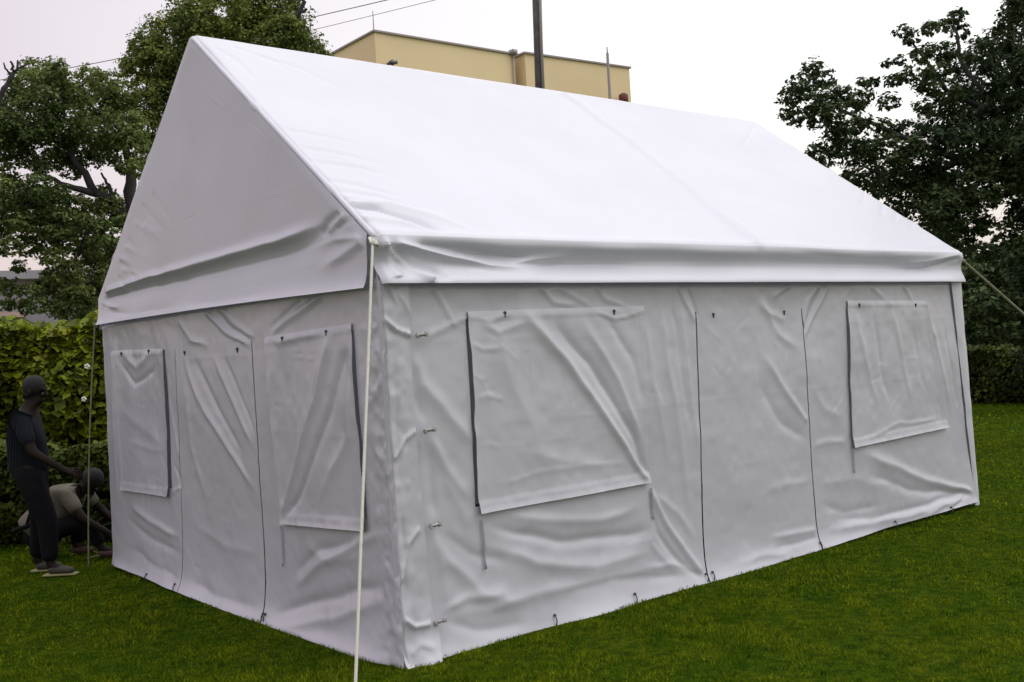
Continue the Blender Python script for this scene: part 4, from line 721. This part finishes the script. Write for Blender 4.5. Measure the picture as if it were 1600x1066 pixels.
# low grey buildings far left
fb = empty('low_building', at(40, 560, 33) * [1, 1, 0]); tag(fb, 'low grey building glimpsed beyond the hedge at the left edge', 'building')
def slab(nm, x0, y0, x1, y1, d, th, m_, par, zb=None):
    a = at(x0, (y0 + y1) / 2, d); b2 = at(x1, (y0 + y1) / 2, d); zt_ = at((x0 + x1) / 2, y0, d)[2]; zl = at((x0 + x1) / 2, y1, d)[2] if zb is None else zb
    u = (b2 - a)[:2]; lw_ = np.linalg.norm(u); u /= lw_; n2 = np.array([-u[1], u[0]])
    c = (a + b2)[:2] / 2 + n2 * th / 2; return MB().box((c[0], c[1], (zt_ + zl) / 2), (lw_, th, zt_ - zl), rz=math.atan2(u[1], u[0])).build(nm, m_, par, False)
slab('wall', -200, 436, 240, 540, 33, 6, M_GREYW, fb, 0); slab('roof', -210, 424, 250, 437, 32.6, 7, M_GREYW, fb)
for x0 in (20, 45, 62, 95): w_ = slab('window', x0, 448, x0 + 14, 470, 32.95, .1, M_GLASS, fb)
slab('canopy', -120, 490, 40, 498, 31.5, 1.2, M_PINK, fb)

# ------------------------------------------------------------------ people
M_SKIN = mat('dark_skin', (.011, .007, .005), .6, (.017, .010, .008), 8, spec=.15)
M_HAIR = mat('black_hair', (.006, .005, .005), .8, bump=.8, bscale=160)
def shirt_mat():
    m = mat('dark_striped_shirt', (.012, .013, .02), .85, spec=.15); t = m.node_tree; n = t.nodes; l = t.links
    tcx = n.new('ShaderNodeTexCoord'); wv = n.new('ShaderNodeTexWave'); wv.bands_direction = 'X'; wv.inputs['Scale'].default_value = 22; wv.inputs['Distortion'].default_value = .6
    l.new(tcx.outputs['Object'], wv.inputs['Vector']); rp = n.new('ShaderNodeValToRGB'); rp.color_ramp.elements[0].color = (.005, .006, .010, 1); rp.color_ramp.elements[1].color = (.018, .021, .032, 1); rp.color_ramp.elements[0].position = .45
    l.new(wv.outputs['Fac'], rp.inputs['Fac']); l.new(rp.outputs['Color'], n['Principled BSDF'].inputs['Base Color']); return m
M_SHIRT = shirt_mat(); M_TROU = mat('black_trousers', (.005, .005, .007), .9, (.008, .008, .010), 10, spec=.1)
M_WSH = mat('white_shirt', (.11, .10, .08), .9, (.15, .135, .11), 8, spec=.1); M_SOLE = mat('pale_sole', (.24, .22, .10), .8); M_SHOE = mat('brown_shoe', (.035, .03, .022), .7)
def skin(name, joints, edges, m_, parent, sub=2, root=0):
    """continuous skinned surface around a skeleton, baked to a plain mesh"""
    names = list(joints); me = bpy.data.meshes.new(name + '_skeleton'); me.from_pydata([joints[k][0] for k in names], [(names.index(a), names.index(b)) for a, b in edges], [])
    o = bpy.data.objects.new(name, me); C.objects.link(o); sm = o.modifiers.new('s', 'SKIN'); sm.use_smooth_shade = True; ss = o.modifiers.new('u', 'SUBSURF'); ss.levels = sub; ss.render_levels = sub
    if not me.skin_vertices: me.skin_vertices.new()
    for i, k in enumerate(names):
        r = joints[k][1]; r = r if isinstance(r, tuple) else (r, r); me.skin_vertices[0].data[i].radius = r; me.skin_vertices[0].data[i].use_root = (i == root)
    dg = bpy.context.evaluated_depsgraph_get(); dg.update(); nm = bpy.data.meshes.new_from_object(o.evaluated_get(dg)); bpy.data.objects.remove(o)
    nm.transform(Matrix.Translation(parent.location) @ parent.rotation_euler.to_matrix().to_4x4()); nm.materials.clear()
    return link(name, nm, m_, parent)
def hand_chain(J, E, wrist, w, d, palm, side, curl):
    """palm and five unequal bent fingers; d = direction of the hand, palm = direction the palm faces, side = towards the thumb"""
    d = Vector(d).normalized(); palm = Vector(palm).normalized(); side = Vector(side).normalized(); w = Vector(w); p0 = w + d * .045; J[wrist + 'palm'] = (tuple(p0), (.032, .017)); E.append((wrist, wrist + 'palm'))
    for i, ln in enumerate((.068, .078, .072, .056)):
        k = w + d * .082 + side * (.027 - .018 * i); J[f'{wrist}k{i}'] = (tuple(k), .0105); E.append((wrist + 'palm', f'{wrist}k{i}'))
        a = k + (d * math.cos(curl) + palm * math.sin(curl)) * ln * .55; b = a + (d * math.cos(curl * 2.1) + palm * math.sin(curl * 2.1)) * ln * .5
        J[f'{wrist}a{i}'] = (tuple(a), .0088); J[f'{wrist}b{i}'] = (tuple(b), .0072); E += [(f'{wrist}k{i}', f'{wrist}a{i}'), (f'{wrist}a{i}', f'{wrist}b{i}')]
    t1 = w + d * .045 + side * .042; t2 = t1 + (d * .8 + side * .35 + palm * .4).normalized() * .032; t3 = t2 + (d + palm * .5).normalized() * .026
    for q, (v, r) in enumerate(((t1, .011), (t2, .010), (t3, .0085))): J[f'{wrist}t{q}'] = (tuple(v), r)
    E += [(wrist + 'palm', wrist + 't0'), (wrist + 't0', wrist + 't1'), (wrist + 't1', wrist + 't2')]
def head(J, E, neck, c, fwd):
    """head with brow, nose, jaw as extra skeleton points"""
    c = Vector(c); f = Vector(fwd).normalized(); up = (Vector(J[neck][0]) - c).normalized() * -1; up = (up - f * up.dot(f)).normalized()
    J['skull'] = (tuple(c + up * .02 - f * .008), (.076, .094)); J['crown'] = (tuple(c + up * .075 - f * .012), (.055, .07)); J['jaw'] = (tuple(c - up * .07 + f * .03), (.045, .052)); J['chin'] = (tuple(c - up * .095 + f * .055), (.022, .022)); J['nose'] = (tuple(c - up * .018 + f * .108), (.011, .012)); J['lips'] = (tuple(c - up * .058 + f * .088), (.017, .010))
    E += [(neck, 'jaw'), ('jaw', 'skull'), ('skull', 'crown'), ('jaw', 'chin'), ('skull', 'nose'), ('jaw', 'lips')]
def person(loc, rz, label, J, E, hair_c, fwd): 
    e = empty('person', loc, rz); tag(e, label, 'person'); return e
def face_bits(par, c, f, up, sd):
    """eyes, ears and hair cap in the person's local frame"""
    c, f, up, sd = map(Vector, (c, f, up, sd)); X = Matrix.Translation(par.location) @ par.rotation_euler.to_matrix().to_4x4(); rzv = par.rotation_euler.z
    me_ = bpy.data.materials.get('eye') or mat('eye', (.05, .045, .04), .5)
    for s_ in (-1, 1):
        MB().ball(X @ (c + f * .080 + sd * .032 * s_), .011, 10).build('eye', me_, par); MB().ball(X @ (c + sd * .080 * s_ - f * .005 - up * .01), .027, 10, (.7, .5, 1.1), rzv).build('ear', M_SKIN, par)
    b = MB(); b.ball(X @ (c + up * .034 - f * .020), .095, 18, (1.0, .86, .94), rzv); b.build('hair', M_HAIR, par)

# standing person, local +x is the way they face
fp = pl(72, 897, 2, 0); st = empty('person', (fp[0], fp[1], 0), R(-39.6)); tag(st, 'standing person in dark striped shirt and black trousers reaching one arm towards the rope', 'person')
J = {'pelvis': ((-.08, 0, .84), (.105, .135)), 'waist': ((-.10, 0, .98), (.085, .115)), 'chest': ((-.10, 0, 1.14), (.095, .135)), 'upper': ((-.09, 0, 1.25), (.075, .11)), 'neck': ((-.055, 0, 1.375), .052)}
E = [('pelvis', 'waist'), ('waist', 'chest'), ('chest', 'upper'), ('upper', 'neck')]
head(J, E, 'neck', (-.01, 0, 1.485), (.94, 0, -.34))
for s_, hx, kx, ax_, tx in ((-1, -.06, .08, .09, .25), (1, -.10, -.06, -.12, .04)):
    t = 'r' if s_ < 0 else 'l'; J[t + 'hip'] = ((hx, .09 * s_, .80), .088); J[t + 'knee'] = ((kx, .10 * s_, .45), .058); J[t + 'ank'] = ((ax_, .11 * s_, .08), .040); J[t + 'toe'] = ((tx - .04, .12 * s_, .035), (.030, .038)); E += [('pelvis', t + 'hip'), (t + 'hip', t + 'knee'), (t + 'knee', t + 'ank'), (t + 'ank', t + 'toe')]
J['rsh'] = ((-.06, -.19, 1.27), .055); J['relb'] = ((.06, -.25, 1.00), .041); J['rwr'] = ((.29, -.20, .84), .026); E += [('upper', 'rsh'), ('rsh', 'relb'), ('relb', 'rwr')]
J['lsh'] = ((-.13, .19, 1.27), .055); J['lelb'] = ((-.24, .24, 1.00), .041); J['lwr'] = ((-.22, .22, .76), .026); E += [('upper', 'lsh'), ('lsh', 'lelb'), ('lelb', 'lwr')]
hand_chain(J, E, 'rwr', J['rwr'][0], (.85, .1, -.25), (0, .5, -.6), (0, .6, .5), .8); hand_chain(J, E, 'lwr', J['lwr'][0], (.15, 0, -1), (.3, -.8, 0), (1, 0, 0), .3)
skin('body', J, E, M_SKIN, st)
def sub(keys, g, ed, par, nm, m_, over={}):
    JJ = {k: (J[k][0], tuple((q + g) for q in (J[k][1] if isinstance(J[k][1], tuple) else (J[k][1],) * 2))) for k in keys}; JJ.update(over); return skin(nm, JJ, ed, m_, par)
def cuff(a, b, f, r): A = Vector(J[a][0]); B = Vector(J[b][0]); return (tuple(A.lerp(B, f)), r)
JJ = {'rslv': cuff('rsh', 'relb', .85, .060), 'lslv': cuff('lsh', 'lelb', .85, .060), 'rsh': (J['rsh'][0], .074), 'lsh': (J['lsh'][0], .074), 'hem': ((-.08, 0, .74), (.155, .18)), 'waist': ((-.10, 0, 1.00), (.145, .172)), 'upper': ((-.09, 0, 1.27), (.128, .15))}
skin('shirt', JJ, [('hem', 'waist'), ('waist', 'upper'), ('upper', 'rsh'), ('rsh', 'rslv'), ('upper', 'lsh'), ('lsh', 'lslv')], M_SHIRT, st)
JJ = {'rcf': cuff('rknee', 'rank', .93, .066), 'lcf': cuff('lknee', 'lank', .93, .066), 'wb': ((-.09, 0, .93), (.118, .150))}
sub(['pelvis', 'rhip', 'lhip', 'rknee', 'lknee'], .030, [('wb', 'pelvis'), ('pelvis', 'rhip'), ('rhip', 'rknee'), ('rknee', 'rcf'), ('pelvis', 'lhip'), ('lhip', 'lknee'), ('lknee', 'lcf')], st, 'trousers', M_TROU, JJ)
face_bits(st, (-.01, 0, 1.485), (.94, 0, -.34), (.34, 0, .94), (0, 1, 0))
for s_, x_ in ((-1, .15), (1, -.05)):
    sh = skin('shoe', {'a': ((x_ - .08, .11 * s_, .055), (.046, .048)), 'b': ((x_ + .04, .115 * s_, .045), (.046, .040)), 'c': ((x_ + .13, .12 * s_, .036), (.040, .030))}, [('a', 'b'), ('b', 'c')], M_SHOE, st)
    X = Matrix.Translation(st.location) @ st.rotation_euler.to_matrix().to_4x4(); b = MB(); b.box(X @ Vector((x_ + .02, .115 * s_, .012)), (.27, .085, .018), rz=R(-39.6), bev=.008); b.build('sole', M_SOLE, sh)
# crouching person behind
fq = pl(120, 882, 2, 0); cr_ = empty('person', (fq[0] + .13, fq[1] + .36, 0), R(-36)); tag(cr_, 'crouching person in a whitish top bent down behind the standing person', 'person')
J = {'pelvis': ((-.36, 0, .27), (.13, .16)), 'waist': ((-.27, 0, .38), (.12, .15)), 'chest': ((-.12, 0, .49), (.12, .17)), 'upper': ((-.02, 0, .55), (.09, .14)), 'neck': ((.05, 0, .60), .05)}
E = [('pelvis', 'waist'), ('waist', 'chest'), ('chest', 'upper'), ('upper', 'neck')]
head(J, E, 'neck', (.14, 0, .65), (.62, 0, -.78))
for s_, k_, a_ in ((-1, (.14, -.16, .33), (.26, -.16, .07)), (1, (.00, .16, .40), (-.08, .14, .07))):
    t = 'r' if s_ < 0 else 'l'; J[t + 'hip'] = ((-.30, .10 * s_, .24), .085); J[t + 'knee'] = (k_, .056); J[t + 'ank'] = (a_, .040); J[t + 'toe'] = ((a_[0] + .13, a_[1], .035), (.03, .038)); E += [('pelvis', t + 'hip'), (t + 'hip', t + 'knee'), (t + 'knee', t + 'ank'), (t + 'ank', t + 'toe')]
J['rsh'] = ((-.01, -.18, .55), .052); J['relb'] = ((.14, -.25, .36), .040); J['rwr'] = ((.33, -.20, .22), .026); J['lsh'] = ((-.01, .18, .55), .052); J['lelb'] = ((.16, .22, .36), .04); J['lwr'] = ((.36, .08, .22), .026)
E += [('upper', 'rsh'), ('rsh', 'relb'), ('relb', 'rwr'), ('upper', 'lsh'), ('lsh', 'lelb'), ('lelb', 'lwr')]
hand_chain(J, E, 'rwr', J['rwr'][0], (.6, .1, -.8), (.2, .8, -.2), (.8, 0, .5), .6); hand_chain(J, E, 'lwr', J['lwr'][0], (.6, -.1, -.8), (.2, -.8, -.2), (.8, 0, .5), .6)
skin('body', J, E, M_SKIN, cr_)
JJ = {'rslv': cuff('rsh', 'relb', .7, .060), 'lslv': cuff('lsh', 'lelb', .7, .060), 'rsh': (J['rsh'][0], .078), 'lsh': (J['lsh'][0], .078), 'collar': ((.015, 0, .58), (.07, .08)), 'hem': ((-.40, 0, .24), (.14, .17))}
sub(['waist', 'chest', 'upper', 'rsh', 'lsh'], .024, [('upper', 'collar'), ('hem', 'waist'), ('waist', 'chest'), ('chest', 'upper'), ('upper', 'rsh'), ('rsh', 'rslv'), ('upper', 'lsh'), ('lsh', 'lslv')], cr_, 'top', M_WSH, JJ)
JJ = {'pelvis': ((-.36, 0, .22), (.14, .17)), 'rcf': cuff('rknee', 'rank', .9, .058), 'lcf': cuff('lknee', 'lank', .9, .058)}
sub(['rhip', 'lhip', 'rknee', 'lknee'], .022, [('pelvis', 'rhip'), ('rhip', 'rknee'), ('rknee', 'rcf'), ('pelvis', 'lhip'), ('lhip', 'lknee'), ('lknee', 'lcf')], cr_, 'trousers', M_TROU, JJ)
X = Matrix.Translation(cr_.location) @ cr_.rotation_euler.to_matrix().to_4x4()
b = MB(); b.tube([X @ Vector(q) for q in ((-.50, -.14, .28), (-.44, -.185, .30), (-.34, -.195, .33), (-.22, -.185, .38))], .020, 8); b.build('belt', M_TROU, cr_)
b = MB(); b.tube([X @ Vector(q) for q in ((-.37, -.19, .30), (-.33, -.185, .42), (-.22, -.17, .53))], .014, 8); b.build('strap', M_TROU, cr_)
face_bits(cr_, (.14, 0, .65), (.62, 0, -.78), (.78, 0, .62), (0, 1, 0))
M_RED = mat('red_brown_shoe', (.07, .03, .03), .6)
for a_ in ((.26, -.16), (-.08, .14)):
    skin('shoe', {'a': ((a_[0] - .04, a_[1], .05), (.045, .045)), 'b': ((a_[0] + .08, a_[1], .042), (.044, .038)), 'c': ((a_[0] + .16, a_[1], .034), (.036, .028))}, [('a', 'b'), ('b', 'c')], M_RED, cr_)
